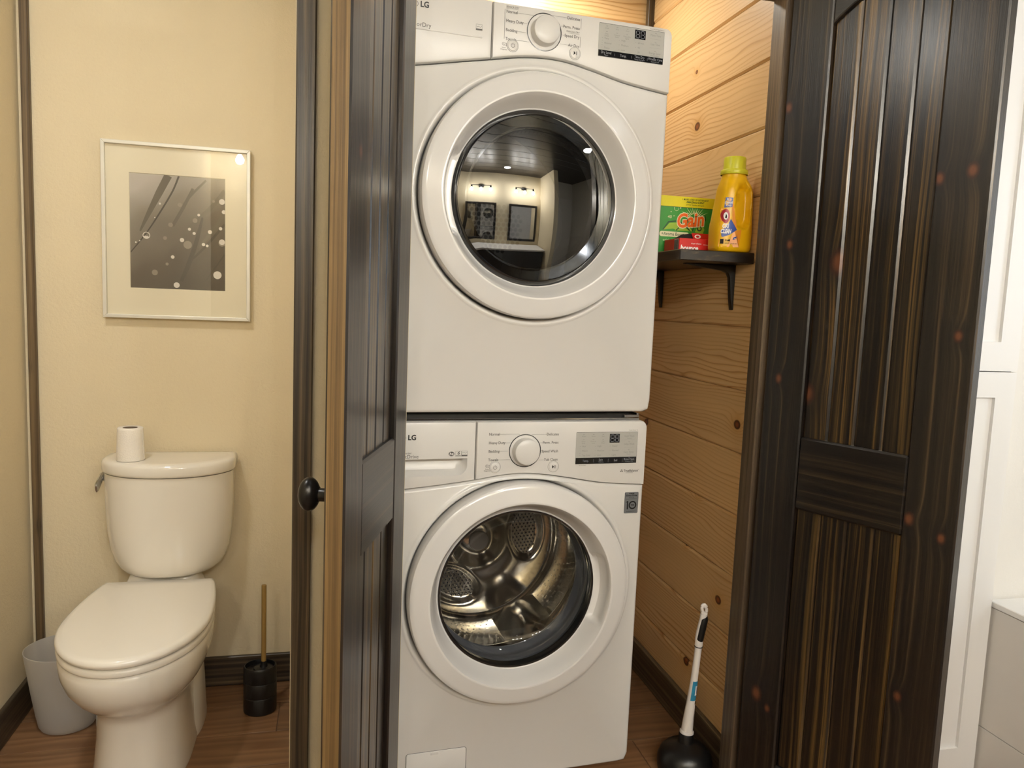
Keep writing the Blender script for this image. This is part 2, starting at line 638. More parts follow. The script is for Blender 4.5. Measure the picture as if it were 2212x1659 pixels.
M['plastic_white'] = plain('white_gloss_plastic', '#e6e4e1', 0.16, noise=0.01, nscale=5, coat=0.2)
M['panel_white'] = plain('satin_white_plastic', '#e2e0dc', 0.30, noise=0.01, nscale=5)
M['grey_print'] = plain('grey_print', '#5b5a58', 0.5, noise=0.1)
M['light_print'] = plain('pale_grey_print', '#8f8e8b', 0.5, noise=0.1)
M['black_print'] = plain('black_print', '#101012', 0.4, noise=0.2)
M['white_print'] = plain('white_print', '#f2f0ec', 0.5, noise=0.05)
M['display_grey'] = plain('display_grey_film', '#b9b9b4', 0.18, noise=0.02, coat=0.5)
M['display_black'] = plain('display_black_film', '#141519', 0.12, noise=0.1, coat=0.5)
M['segment'] = plain('unlit_display_segments', '#8d9097', 0.4, noise=0.05)
M['chrome'] = plain('chrome', '#d8d9da', 0.08, noise=0.04, metal=1.0)
M['ring_grey'] = plain('dark_grey_ring', '#57585a', 0.25, noise=0.1, metal=0.6)
M['black_rubber'] = plain('black_rubber', '#141414', 0.35, noise=0.3, nscale=30, bump=0.05)
M['black_metal'] = plain('black_iron', '#16130f', 0.42, noise=0.3, nscale=80, bump=0.2)
M['gasket'] = plain('grey_rubber_gasket', '#5b5d61', 0.35, noise=0.15, nscale=10)
M['dark_rim'] = plain('smoked_rim', '#17181a', 0.10, noise=0.2, coat=0.6)
M['gap'] = plain('dark_gap', '#0d0d0d', 0.6, noise=0.3)
M['china'] = plain('white_glazed_china', '#ece6da', 0.10, noise=0.015, nscale=4, coat=0.3)
M['seat_white'] = plain('white_seat_plastic', '#eee8dc', 0.16, noise=0.015, nscale=4)
M['paper'] = plain('tissue_paper', '#f3ece0', 0.9, noise=0.05, nscale=90, bump=0.6, bscale=260)
M['card'] = plain('brown_card', '#7a6a58', 0.9, noise=0.1)
M['gold'] = plain('brushed_gold', '#a8894f', 0.38, noise=0.15, metal=0.35)
M['black_plastic'] = plain('matt_black_plastic', '#151414', 0.38, noise=0.25, nscale=40)
M['bronze'] = plain('dark_bronze', '#1d1a18', 0.30, noise=0.3, nscale=30, metal=0.35)
M['alu'] = plain('brushed_aluminium', '#dcd8cc', 0.35, noise=0.05, nscale=20, metal=0.25)
M['mat_board'] = plain('cream_mat_board', '#f4ead2', 0.9, noise=0.03, nscale=200)
M['glass_clear'] = glass('picture_glass', (0.96, 0.96, 0.95), 0.0, 0.0, 1.0)
M['glass_bowl'] = glass('washer_bowl_glass', (0.95, 0.955, 0.96), 0.0, 0.01, 0.6)
M['glass_dark'] = glass('dryer_smoked_glass', (0.30, 0.31, 0.32), 0.10, 0.0, 1.6)
M['mirror'] = plain('mirror_silver', '#e8e8e8', 0.02, noise=0.01, metal=1.0)
M['bulb'] = emitter('bulb_glow', WARM, BULB_STRENGTH)
M['lamp_disc'] = emitter('downlight_glow', (1.0, 0.93, 0.82), 12.0)
M['yellow'] = plain('yellow_plastic', '#e8b40c', 0.30, noise=0.05, nscale=10)
M['yellow_cap'] = plain('lime_yellow_plastic', '#c9c42c', 0.35, noise=0.05, nscale=10)
M['green'] = plain('green_carton', '#2f9a35', 0.35, noise=0.25, nscale=18)
M['yellow_print'] = plain('yellow_print', '#e8de1a', 0.4, noise=0.05)
M['lime_print'] = plain('lime_print', '#9cc53a', 0.4, noise=0.1)
M['pale_print'] = plain('pale_cream_print', '#ebe7c0', 0.4, noise=0.05)
M['dkgreen'] = plain('dark_green_print', '#114b22', 0.4, noise=0.1)
M['orange'] = plain('orange_print', '#f06a10', 0.4, noise=0.05)
M['orange_label'] = plain('orange_label', '#e89222', 0.35, noise=0.1)
M['red'] = plain('red_carton', '#cf2320', 0.35, noise=0.08)
M['dkred'] = plain('dark_red_print', '#a31f2a', 0.4, noise=0.08)
M['blue'] = plain('blue_print', '#27479b', 0.35, noise=0.15, nscale=60)
M['brown_dark'] = plain('dark_carton_inside', '#1c1210', 0.8, noise=0.2)
M['teal'] = plain('teal_blue_label', '#2f8fb5', 0.4, noise=0.35, nscale=60)
M['plunger_white'] = plain('white_handle_plastic', '#e6e0da', 0.3, noise=0.03)


def steel(name, rough=0.16, holes=0.0, hscale=60, col='#b8b5ae', bump=0.6):
    m, nt, b, out = nodes(name)
    setin(b, color=lin(col), metal=1.0, rough=rough)
    tc = N(nt, 'TexCoord')
    n = N(nt, 'TexNoise')
    n.inputs['Scale'].default_value = 16
    n.inputs['Detail'].default_value = 1
    nt.links.new(tc.outputs['Object'], n.inputs['Vector'])
    v = N(nt, 'TexVoronoi')
    v.inputs['Scale'].default_value = hscale
    v.inputs['Randomness'].default_value = 0.25
    nt.links.new(tc.outputs['Object'], v.inputs['Vector'])
    h = math_(nt, 'MULTIPLY_ADD', math_(nt, 'MINIMUM', v.outputs['Distance'], 0.35), holes, n.outputs[0])
    bp = N(nt, 'Bump')
    bp.inputs['Strength'].default_value = bump
    bp.inputs['Distance'].default_value = 0.004
    nt.links.new(h, bp.inputs['Height'])
    nt.links.new(bp.outputs[0], b.inputs['Normal'])
    return m


M['drum'] = steel('stainless_drum', 0.13, 0.9, 55, '#d6d2c8', 0.45)
M['drum_back'] = steel('stainless_drum_back', 0.17, 0.0, 60, '#d2cec6', bump=0.10)
M['dry_drum'] = plain('dryer_drum_grey', '#7d7c78', 0.35, noise=0.1, metal=0.6)


def frosted(name):
    m, nt, b, out = nodes(name)
    nt.nodes.remove(b)
    tl = N(nt, 'BsdfTranslucent')
    tl.inputs[0].default_value = (0.88, 0.87, 0.85, 1)
    df = N(nt, 'BsdfDiffuse')
    df.inputs[0].default_value = (0.80, 0.79, 0.78, 1)
    tr = N(nt, 'BsdfTransparent')
    tr.inputs[0].default_value = (0.96, 0.96, 0.96, 1)
    gl = N(nt, 'BsdfGlossy')
    gl.inputs['Roughness'].default_value = 0.35
    no = N(nt, 'TexNoise')
    no.inputs['Scale'].default_value = 400
    a = N(nt, 'MixShader')
    a.inputs[0].default_value = 0.5
    nt.links.new(tl.outputs[0], a.inputs[1])
    nt.links.new(df.outputs[0], a.inputs[2])
    c = N(nt, 'MixShader')
    nt.links.new(math_(nt, 'MULTIPLY_ADD', no.outputs[0], 0.06, 0.36), c.inputs[0])
    nt.links.new(a.outputs[0], c.inputs[1])
    nt.links.new(tr.outputs[0], c.inputs[2])
    d = N(nt, 'MixShader')
    d.inputs[0].default_value = 0.06
    nt.links.new(c.outputs[0], d.inputs[1])
    nt.links.new(gl.outputs[0], d.inputs[2])
    nt.links.new(d.outputs[0], out.inputs[0])
    return m


M['frosted'] = frosted('frosted_plastic')


def print_photo(name):
    """monochrome out-of-focus backdrop of the framed print"""
    m, nt, b, out = nodes(name)
    tc = N(nt, 'TexCoord')
    sep = N(nt, 'SeparateXYZ')
    nt.links.new(tc.outputs['Object'], sep.inputs[0])
    n = N(nt, 'TexNoise')
    n.inputs['Scale'].default_value = 7
    n.inputs['Detail'].default_value = 1
    nt.links.new(tc.outputs['Object'], n.inputs['Vector'])
    # brightness falls from the upper left to the lower right of the print
    g = math_(nt, 'ADD', math_(nt, 'MULTIPLY_ADD', sep.outputs[0], -1.9, 0.45), math_(nt, 'MULTIPLY', sep.outputs[2], 2.6))
    g = math_(nt, 'ADD', g, math_(nt, 'MULTIPLY_ADD', n.outputs[0], 0.5, -0.25))
    col = ramp(nt, g, [(0.0, lin('#453a30')), (0.40, lin('#5f5244')), (0.72, lin('#8d8375')), (1.0, lin('#c4bcb4'))])
    nt.links.new(col, b.inputs['Base Color'])
    setin(b, rough=0.6)
    return m


M['photo'] = print_photo('print_backdrop')
M['stem'] = plain('print_dark_stem', '#3a3128', 0.6, noise=0.2)
M['stem_soft'] = plain('print_soft_stem', '#665b4b', 0.6, noise=0.2)
M['drop'] = plain('print_bright_drop', '#eee6dc', 0.6, noise=0.1)
M['drop_soft'] = plain('print_soft_drop', '#9b8f7f', 0.6, noise=0.1)

# ------------------------------------------------------------------ the setting
XL, XP, YB, YF = -0.88, 1.078, 2.52, 1.68     # left wall, pine wall, back wall, closet front
HC = 2.44


def sbox(name, m, x0, x1, y0, y1, z0, z1, bevel=0.0, parent=None, kind='structure'):
    return MB().box(x0, x1, y0, y1, z0, z1, bevel, 1).obj(name, m, parent, smooth=0 if not bevel else 35, kind=kind)


floor = sbox('floor', M['grout'], -1.0, 2.85, -1.2, 2.75, -0.06, -0.0025)
random.seed(4)


def tile_rows(x0, x1, y0, y1, ystart, step, shift):
    y = ystart
    k = 0
    while y < y1:
        a, b = max(y, y0), min(y + step, y1)
        if b - a > 0.02:
            x = x0 - 0.9 + ((shift + 0.37 * k) % 0.9)
            while x < x1:
                p, q = max(x, x0), min(x + 0.9, x1)
                if q - p > 0.02:
                    MB().box(p + 0.0015, q - 0.0015, a + 0.0015, b - 0.0015, -0.003, 0.0, 0.0008, 1).obj('tile', M['tile'], floor, smooth=0)
                x += 0.9
        y += step
        k += 1


tile_rows(XL, 0.02, YF, 2.62, 1.88, 0.165, 0.0)
tile_rows(XL, 0.02, YF, 1.88, 1.715, 0.165, 0.245)
tile_rows(0.02, 1.2, YF, 2.62, 1.658, 0.1645, 0.5)
tile_rows(XL, 2.8, -1.1, YF, -1.148, 0.165, 0.3)

ceiling = sbox('ceiling', M['grout'], -1.0, 2.85, -1.2, 2.75, HC + 0.02, HC + 0.08)
for k in range(18):
    y = -1.1 + k * 0.21
    MB().box(-0.95, 2.8, y + 0.002, y + 0.208, HC, HC + 0.02, 0.004, 1).obj('plank', M['dark_x'], ceiling, smooth=0)

sbox('wall_left', M['cream'], XL - 0.1, XL, -1.2, 2.70, 0, HC)
sbox('wall_back', M['cream'], XL, -0.08, YB, YB + 0.1, 0, HC)
sbox('wall_partition', M['cream'], -0.08, 0.08, YF + 0.08, 2.62, 0, HC)
sbox('wall_front', M['cream'], -0.0785, 0.166, YF, YF + 0.08, 0, HC)
sbox('wall_header', M['cream'], 0.166, 1.06, YF, YF + 0.055, 2.046, HC)
sbox('bounce_blocker', M['board_x'], 0.082, 1.06, YF + 0.0805, YF + 0.092, 2.046, HC, 0.002)      # unseen dark board added behind the header to cut bounce onto the dryer console
sbox('wall_closet_right', M['white_wall'], 1.10, 1.19, YF + 0.075, 2.70, 0, HC)
sbox('wall_closet_front', M['white_wall'], 1.06, 1.22, YF, YF + 0.075, 0, HC)
sbox('wall_linen', M['white_wall'], 1.792, 2.75, YF, YF + 0.1, 0, HC)
sbox('wall_above_linen', M['white_wall'], 1.22, 1.792, YF, YF + 0.1, 2.30, HC)
sbox('wall_right', M['white_wall'], 2.72, 2.82, -1.2, 0.25, 0, HC)
sbox('wall_right_side', M['white_wall'], 2.72, 2.82, 1.15, 1.70, 0, HC)
sbox('wall_right_low', M['white_wall'], 2.72, 2.82, 0.25, 1.15, 0, 1.0)
sbox('wall_right_top', M['white_wall'], 2.72, 2.82, 0.25, 1.15, 2.0, HC)
sbox('wall_rear', M['cream'], XL, 1.75, -1.2, -1.1, 0, HC)
sbox('wall_rear_right', M['white_wall'], 1.75, 2.75, -1.2, -1.1, 0, HC)
sbox('wall_rear_stub', M['cream'], 1.70, 1.80, -1.1, -0.35, 0, HC)

# pine boards on the closet's right wall, back wall and left wall
pine_right = sbox('wall_right_pine', M['pine'], XP + 0.016, XP + 0.021, YF + 0.075, 2.62, 0, HC)
pine_rear = sbox('wall_back_pine', M['pine_back'], 0.08, XP + 0.016, 2.621, 2.66, 0, HC)
G0, GS = 2.097, 0.1711


def board_profile(h, t=0.016, c=0.006):
    # tongue-and-groove board: chamfered top and bottom edges, face at 0, back at t
    return [(0.0, c), (0.0, h - c), (c * 0.9, h - 0.0006), (t, h - 0.0006), (t, 0.0006), (c * 0.9, 0.0006)]


for k in range(-3, 13):
    z0 = G0 - GS * (k + 1)
    z1 = z0 + GS
    if z0 > HC or z1 < 0.02:
        continue
    z0, z1 = max(z0, 0.0), min(z1, HC)
    b = MB()
    pr = board_profile(z1 - z0)
    b.rings([[(XP + x, y, z - (z1 - z0) / 2) for x, z in pr] for y in (YF + 0.076, 2.60)], True, True, True)
    o = b.obj('plank', M['pine'], pine_right, smooth=0)
    o.location = (0, 0, (z0 + z1) / 2)
    b = MB()
    b.rings([[(x, 2.605 + y, z - (z1 - z0) / 2) for y, z in pr] for x in (0.085, XP + 0.012)], True, True, True)
    o = b.obj('plank', M['pine_back'], pine_rear, smooth=0)
    o.location = (0, 0, (z0 + z1) / 2)

sbox('baseboard_right', M['board_y'], 1.0625, XP - 0.0005, YF + 0.078, 2.60, 0.0005, 0.108, 0.002)
sbox('baseboard_back', M['board_x'], XL + 0.013, -0.081, YB - 0.014, YB - 0.0005, 0.0005, 0.098, 0.002)
sbox('baseboard_left', M['board_y'], XL + 0.0005, XL + 0.0125, -1.09, YB - 0.001, 0.0005, 0.104, 0.002)
sbox('trim_1', M['strip'], XL + 0.011, XL + 0.0335, YB - 0.016, YB - 0.0006, 0.105, HC, 0.002)          # strip in the toilet corner
sbox('trim_2', M['board'], -0.0765, -0.0365, YF - 0.015, YF - 0.0006, 0, HC, 0.003)                   # board at the wall end
sbox('trim_3', M['jamb'], 1.0405, 1.0595, YF + 0.026, YF + 0.070, 0, 2.06, 0.002)                      # jamb
sbox('trim_4', M['jamb'], 1.034, 1.0595, YF + 0.0, YF + 0.025, 0, 2.06, 0.003)                      # hinge strip
sbox('trim_5', M['strip'], XP - 0.022, XP - 0.0005, 2.580, 2.6045, 0.109, HC, 0.002)                       # strip in the closet corner
# window on the right, behind the camera
wf = MB()
for y0, y1, z0, z1 in ((0.25, 0.29, 1.0, 2.0), (1.11, 1.15, 1.0, 2.0), (0.29, 1.11, 1.0, 1.04), (0.29, 1.11, 1.96, 2.0)):
    wf.box(2.722, 2.80, y0, y1, z0, z1, 0.003, 1)
win = wf.obj('window_1', M['cabinet'], None, kind='structure')
MB().box(2.735, 2.739, 0.29, 1.11, 1.04, 1.96).obj('pane', M['glass_clear'], win, smooth=0)
# room door behind the camera on the right
d1 = MB().box(1.95, 2.65, -1.099, -1.06, 0.01, 2.03, 0.003, 1).obj('door_3', M['cabinet'], None, kind='structure')
MB().lathe([(0.0, 0.0), (0.022, 0.0), (0.024, 0.012), (0.012, 0.022), (0.012, 0.035), (0.027, 0.045), (0.027, 0.06), (0.0, 0.066)], 20, 'Y', (2.02, -1.058, 0.95)).obj('door_knob', M['bronze'], d1)


# ------------------------------------------------------------------ plank doors of the closet
def arch_z(u, w):
    c = w / 2
    return 1.982 - 0.052 * ((u - c) / (c - 0.107)) ** 2


def plank_door(name, loc, rz, y0, w=0.467, stiles=('dark_v', 'dark_v'), edge='edge', hinges=True):
    t = 0.035
    r = empty(name, loc, rz, kind='structure')
    st = 0.107
    y1 = y0 + t
    for a, b, free in ((0.002, st, False), (w - st, w, True)):
        mb = MB().box(a, b, y0, y1, 0.008, 2.04, 0.0035, 1)
        if free:
            for f in mb.bm.faces:
                if f.calc_center_median().x > b - 0.0005:
                    f.material_index = 1
        mb.obj('stile', [M[stiles[1 if free else 0]], M[edge]], r, smooth=0)
    MB().box(st, w - st, y0 + 0.001, y1 - 0.001, 0.818, 0.992, 0.0045, 1).obj('rail', M['dark_x'], r, smooth=0)
    MB().box(st, w - st, y0 + 0.001, y1 - 0.001, 0.008, 0.165, 0.0045, 1).obj('rail', M['dark_x'], r, smooth=0)
    us = [st + (w - 2 * st) * i / 16 for i in range(17)]
    MB().prism([(u, arch_z(u, w)) for u in us] + [(w - st, 2.04), (st, 2.04)], y0 + 0.001, y1 - 0.001, 0.004).obj('arched_rail', M['dark_x'], r, smooth=0)
    # planks, chamfered so the joints read as V grooves
    n = 4
    pw = (w - 2 * st) / n
    for z0, z1 in ((0.165, 0.818), (0.992, 2.0)):
        for i in range(n):
            a, b = st + pw * i, st + pw * (i + 1)
            c = 0.0055
            ya, yb = y0 + 0.011, y1 - 0.011
            pr = [(a + 0.0003, ya + c * .7), (a + c, ya), (b - c, ya), (b - 0.0003, ya + c * .7), (b - 0.0003, yb - c * .7), (b - c, yb), (a + c, yb), (a + 0.0003, yb - c * .7)]
            mb = MB()
            xm = (a + b) / 2
            mb.rings([[(x - xm, y, z) for x, y in pr] for z in (z0 - 0.002, z1)], True, True, True)
            o = mb.obj('plank', M['plank'], r, smooth=0)
            o.location = (xm, 0, 0)
    for z in (0.25, 1.02, 1.80) if hinges else ():
        MB().tube([(-0.004, y0 + (0.0 if y0 == 0 else t), z - 0.045), (-0.004, y0 + (0.0 if y0 == 0 else t), z + 0.045)], 0.0045, 10).obj('hinge', M['bronze'], r)
    return r


aL, aR = R(17.5), R(24.5)
door_left = plank_door('door_1', (0.166, YF - 0.004, 0), math.atan2(-cos(aL), -sin(aL)), -0.035, hinges=False)
door_right = plank_door('door_2', (1.040, YF - 0.012, 0), math.atan2(-cos(aR), sin(aR)), 0.0, stiles=('stile_hinge', 'stile_free'), edge='dark_vy', hinges=False)
# knob of the left leaf sits on its hidden outer face, towards the toilet
kr = MB()
T = Matrix.Translation((0.467 - 0.060, -0.035, 0.943)) @ Matrix.Scale(-1, 4, (0, 1, 0))
kr.lathe([(0.0, 0.0), (0.030, 0.0), (0.031, 0.003), (0.028, 0.006), (0.014, 0.009), (0.0115, 0.014), (0.0115, 0.026), (0.015, 0.029)], 28, 'Y')
kr.obj('knob_neck', M['bronze'], door_left, mat=T)
kk = MB()
kk.lathe([(0.0, 0.026)] + [(0.0195 * sin(pi * i / 14), 0.0445 - 0.0185 * cos(pi * i / 14)) for i in range(1, 14)] + [(0.0, 0.063)], 28, 'Y')
kk.obj('knob', M['bronze'], door_left, mat=T @ Matrix.Diagonal((1.2, 1, 1.52, 1)))

# ------------------------------------------------------------------ washer and dryer
ZC, RD = 0.536, 0.298


def console_curve(kind, x):
    if kind == 'washer':
        P = [(-0.36, 0.811), (-0.304, 0.8155), (-0.205, 0.8247), (-0.125, 0.8344), (-0.06, 0.8440), (0.0, 0.8475), (0.06, 0.8425), (0.125, 0.8325), (0.22, 0.8165), (0.36, 0.806)]
    else:
        P = [(-0.36, 0.812), (-0.304, 0.8185), (-0.205, 0.838), (-0.125, 0.8535), (-0.06, 0.866), (0.0, 0.872), (0.06, 0.8705), (0.13, 0.8585), (0.22, 0.8395), (0.36, 0.823)]
    for (xa, za), (xb, zb), i in zip(P, P[1:], range(len(P))):
        if x <= xb or i == len(P) - 2:
            # Catmull-Rom between the measured points
            p0 = P[max(i - 1, 0)]
            p3 = P[min(i + 2, len(P) - 1)]
            t = min(max((x - xa) / (xb - xa), 0), 1)
            m0 = (zb - p0[1]) / (xb - p0[0]) * (xb - xa)
            m1 = (p3[1] - za) / (p3[0] - xa) * (xb - xa)
            return (2 * t ** 3 - 3 * t ** 2 + 1) * za + (t ** 3 - 2 * t ** 2 + t) * m0 + (-2 * t ** 3 + 3 * t ** 2) * zb + (t ** 3 - t ** 2) * m1


def dial(r, lt, z, rr):
    MB().lathe([(rr + 0.0016, -0.002), (rr + 0.0014, -0.0044), (rr - 0.0004, -0.0046), (rr - 0.0006, -0.002)], 56, 'Y', (0, 0, z)).obj('dial_ring', M['ring_grey'], r)
    d = MB()
    d.lathe([(rr - 0.0006, -0.002), (rr - 0.0008, -0.0038), (0.0375, -0.0040), (0.0345, -0.0042), (0.0338, -0.006), (0.0332, -0.0235), (0.0322, -0.0272), (0.0295, -0.0290), (0.012, -0.0298), (0.0, -0.0300)], 56, 'Y', (0, 0, z))
    d.obj('dial', M['panel_white'], r)


def machine(kind, name, loc, rz, label):
    r = empty(name, loc, rz, label, kind if kind == 'dryer' else 'washing machine')
    hw, D, top = 0.343, 0.70, 0.983
    bot = 0.014 if kind == 'washer' else 0.004

    # outer case (open to the front)
    b = MB()
    rc = 0.018
    prof = rrect(-hw, hw, bot, top - 0.012, rc, 4)
    b.rings([[(x, 0.0125, z) for x, z in prof], [(x, D, z) for x, z in prof]], True, False, True)
    b.obj('case', M['steel_white'], r, smooth=35)
    if kind == 'washer':
        for sx in (-0.28, 0.28):
            for y in (0.07, 0.62):
                MB().lathe([(0.0, 0.0), (0.022, 0.0), (0.024, 0.004), (0.014, 0.008), (0.012, bot)], 16, 'Z', (sx, y, 0), True, True).obj('foot', M['black_rubber'], r)

    # front panel with the round door opening and its raised lip
    def inside(x, z, mg):
        if abs(x) > hw - mg or z > console_curve(kind, x) - 0.0016 - mg or z < bot + mg:
            return False
        cr = 0.02
        if z < bot + cr and abs(x) > hw - cr:
            return (abs(x) - (hw - cr)) ** 2 + (z - bot - cr) ** 2 < (cr - mg) ** 2
        return True

    angs = [2 * pi * k / 220 for k in range(220)]
    for cx, cz in ((hw, console_curve(kind, hw)), (-hw, console_curve(kind, -hw))):
        angs.append(math.atan2(cz - ZC - 0.002, cx) % (2 * pi))
    angs = sorted(angs)

    def outline(mg, y):
        res = []
        for a in angs:
            lo, hi = 0.2, 0.8
            for _ in range(26):
                t = (lo + hi) / 2
                if inside(t * cos(a), ZC + t * sin(a), mg):
                    lo = t
                else:
                    hi = t
            res.append((lo * cos(a), y, ZC + lo * sin(a)))
        return res

    def circ(rad, y):
        out = []
        lim = outline(0.011, 0)
        for a, l in zip(angs, lim):
            rr = min(rad, math.hypot(l[0], l[2] - ZC))
            out.append((rr * cos(a), y, ZC + rr * sin(a)))
        return out

    p = MB()
    p.rings([circ(0.262, 0.055), circ(0.2905, 0.040), circ(0.2965, 0.012), circ(0.3012, -0.0005), circ(0.3045, -0.0048), circ(0.309, -0.0052), circ(0.3135, -0.003), circ(0.3175, 0.0),
             outline(0.009, 0.0), outline(0.0045, 0.0012), outline(0.0015, 0.005), outline(0.0, 0.0125)], True)
    front = p.obj('front_panel', M['steel_white'], r, smooth=50)
    # console: left section and control section
    xs = -0.1285

    def console(xa, xb, name, hole=None):
        m = MB()

        def loop(mg, y):
            n = 40
            pts = []
            for i in range(n + 1):
                x = xa + mg + (xb - xa - 2 * mg) * i / n
                pts.append((x, console_curve(kind, x) + mg))
            zt = top - mg
            cr = 0.02
            if xb > hw - 0.001:
                for i in range(7):
                    a = R(90 * i / 6)
                    pts.append((xb - cr + (cr - mg) * cos(a), zt - cr + mg + (cr - mg) * sin(a)))
            else:
                pts.append((xb - mg, zt))
            if xa < -hw + 0.001:
                for i in range(7):
                    a = R(90 + 90 * i / 6)
                    pts.append((xa + cr + (cr - mg) * cos(a), zt - cr + mg + (cr - mg) * sin(a)))
            else:
                pts.append((xa + mg, zt))
            return [(x, y, z) for x, z in pts]

        L0 = loop(0.0055, -0.003)
        ov, hv = m.holed([(q[0], q[2]) for q in L0], [hole[0]] if hole else [], -0.003)
        v = m.skirt(ov, loop(0.0022, -0.0018))
        v = m.skirt(v, loop(0.0006, 0.0025))
        v = m.skirt(v, loop(0.0004, 0.012))
        v = m.skirt(v, loop(0.0004, 0.05))
        if hole:
            h = hv[0]
            for pts, y in hole[1:]:
                h = m.skirt(h, [(x, y, z) for x, z in pts])
            m._face(h)
        return m.obj(name, M['panel_white'], r, smooth=45)

    def dpocket(x0, x1, z0, z1):
        cr = 0.026
        pts = [(x0, z1), (x0, z0)] + [(x1 - cr + cr * cos(R(a)), z0 + cr + cr * sin(R(a))) for a in (-90, -75, -60, -45, -30, -15, 0)] + [(x1, z1)]
        return pts

    if kind == 'washer':
        hole = [dpocket(-0.332, -0.1505, 0.8475, 0.891), (dpocket(-0.331, -0.152, 0.8495, 0.8895), 0.001), (dpocket(-0.327, -0.157, 0.8565, 0.8885), 0.007),
                (dpocket(-0.326, -0.159, 0.860, 0.888), 0.020), (dpocket(-0.325, -0.160, 0.8725, 0.8875), 0.026)]
        dr = console(-hw, xs - 0.0007, 'detergent_drawer', hole)
    else:
        dr = console(-hw, xs - 0.0007, 'fascia_panel')
        MB().box(-0.325, -0.153, -0.0046, -0.0025, 0.8938, 0.8975, 0.0008, 1, Matrix.Translation((0, 0, 0))).obj('ridge', M['panel_white'], r)
    cp = console(xs + 0.0007, hw, 'control_panel')

    # ---- writing on the console
    yf = -0.0036
    st = []
    g = MB()
    zt = (lambda z: z) if kind == 'washer' else (lambda z: z)
    LX, RX = -0.0965, 0.0905
    if kind == 'washer':
        left = [('Normal', .9508), ('Heavy Duty', .9287), ('Bedding', .9071), ('Towels', .8852)]
        right = [('Delicates', .9492), ('Perm. Press', .9274), ('Speed Wash', .9049), ('Tub Clean', .8827)]
        dz, rr = 0.9075, 0.0413
    else:
        left = [('Normal', .9627), ('Heavy Duty', .9420), ('Bedding', .9210), ('Towels', .9007)]
        right = [('Delicates', .9695), ('Perm. Press', .9484), ('Speed Dry', .9280), ('Air Dry', .9068)]
        dz, rr = 0.9285, 0.0425
    for s_, z in left:
        text(st, s_, 0.0098, LX, z, 'LEFT', 0.00008, yf, 0.92)
    for s_, z in right:
        text(st, s_, 0.0098, RX, z, 'RIGHT', 0.00008, yf, 0.92)
    if kind == 'dryer':
        text(st, 'SENSOR DRY', 0.0060, LX, .9735, 'LEFT', 0.0, yf, 0.9)
        text(st, 'MANUAL DRY', 0.0060, RX, .9385, 'RIGHT', 0.0, yf, 0.9)
        rect(g, LX, LX + 0.030, .9699, .9703, yf)
        rect(g, RX - 0.030, RX, .9345, .9349, yf)
        rect(g, LX - 0.0035, LX - 0.0028, .9000, .9675, yf)
        rect(g, RX + 0.0025, RX + 0.0032, .9475, .9725, yf)
        rect(g, RX + 0.0025, RX + 0.0032, .9050, .9300, yf)
    wl = {'Normal': 0.0235, 'Heavy Duty': 0.0375, 'Bedding': 0.0275, 'Towels': 0.0235, 'Delicates': 0.0285, 'Perm. Press': 0.037, 'Speed Wash': 0.0375, 'Tub Clean': 0.031, 'Speed Dry': 0.0325, 'Air Dry': 0.0235}
    for i, (s_, z) in enumerate(left):
        x0 = LX + wl[s_]
        xe = -math.sqrt(max((rr + 0.004) ** 2 - (z - dz) ** 2, 0.0003 if i == 0 else 0)) - (0.0 if i else -0.004)
        if i == 0:
            stroke(g, [(x0, z), (-0.019, z), (-0.0135, z - 0.0035)], 0.0005, yf)
        else:
            rect(g, x0, min(xe, -0.030), z - 0.00025, z + 0.00025, yf)
    for i, (s_, z) in enumerate(right):
        x0 = RX - wl[s_]
        xe = math.sqrt(max((rr + 0.004) ** 2 - (z - dz) ** 2, 0))
        if i == 0:
            stroke(g, [(x0, z), (0.0185, z), (0.0135, z - 0.0035)], 0.0005, yf)
        else:
            rect(g, max(xe, 0.030), x0, z - 0.00025, z + 0.00025, yf)
    # phone-check mark beside the power button
    px, pz = (-0.0995, 0.870) if kind == 'washer' else (-0.1005, 0.8885)
    arc(g, px, pz, 0.0030, 0.0036, 40, 330, yf, 16)
    arc(g, px, pz, 0.0012, 0.0017, 60, 320, yf, 10)
    for q in (rrect(px + 0.0035, px + 0.0072, pz - 0.0042, pz + 0.0022, 0.0006, 2),):
        stroke(g, q + [q[0]], 0.0005, yf)
    text(st, 'Smart', 0.0042, px + 0.001, pz - 0.0085, 'CENTER', 0, yf, 1.0)
    text(st, 'Diagnosis', 0.0042, px + 0.001, pz - 0.0125, 'CENTER', 0, yf, 1.0)
    if kind == 'washer':
        text(st, 'Inverter', 0.0072, -0.291, 0.9065, 'RIGHT', 0, yf)
        text(st, 'DirectDrive', 0.0128, -0.2735, 0.8975, 'RIGHT', 0.0, yf)
        # badges
        stroke(g, [(-0.181, .8965), (-0.1665, .8965), (-0.1665, .9095), (-0.181, .9095), (-0.181, .8965)], 0.0006, yf)
        stroke(g, [(-0.1655, .8965), (-0.151, .8965), (-0.151, .9095), (-0.1655, .9095), (-0.1655, .8965)], 0.0006, yf)
        rect(g, -0.1655, -0.151, .8972, .9000, yf)
        rect(g, -0.180, -0.1675, .8980, .8992, yf)
        text(st, '6', 0.011, -0.1738, 0.9045, 'CENTER', 0.0003, yf, 1.1, 0.2)
        stroke(g, [(-0.1645, .9045), (-0.160, .9062), (-0.156, .9040), (-0.1525, .9072)], 0.0007, yf)
        text(st, 'Tumble Master 4.5', 0.0034, 0.3145, 0.9575, 'RIGHT', 0, yf)
        text(st, 'No Cold Water', 0.0030, 0.150, 0.8655, 'LEFT', 0, yf)
        text(st, 'TrueBalance', 0.0092, 0.2795, 0.8475, 'LEFT', 0.00012, yf, 0.9)
        text(st, 'TM', 0.003, 0.3205, 0.8505, 'LEFT', 0, yf)
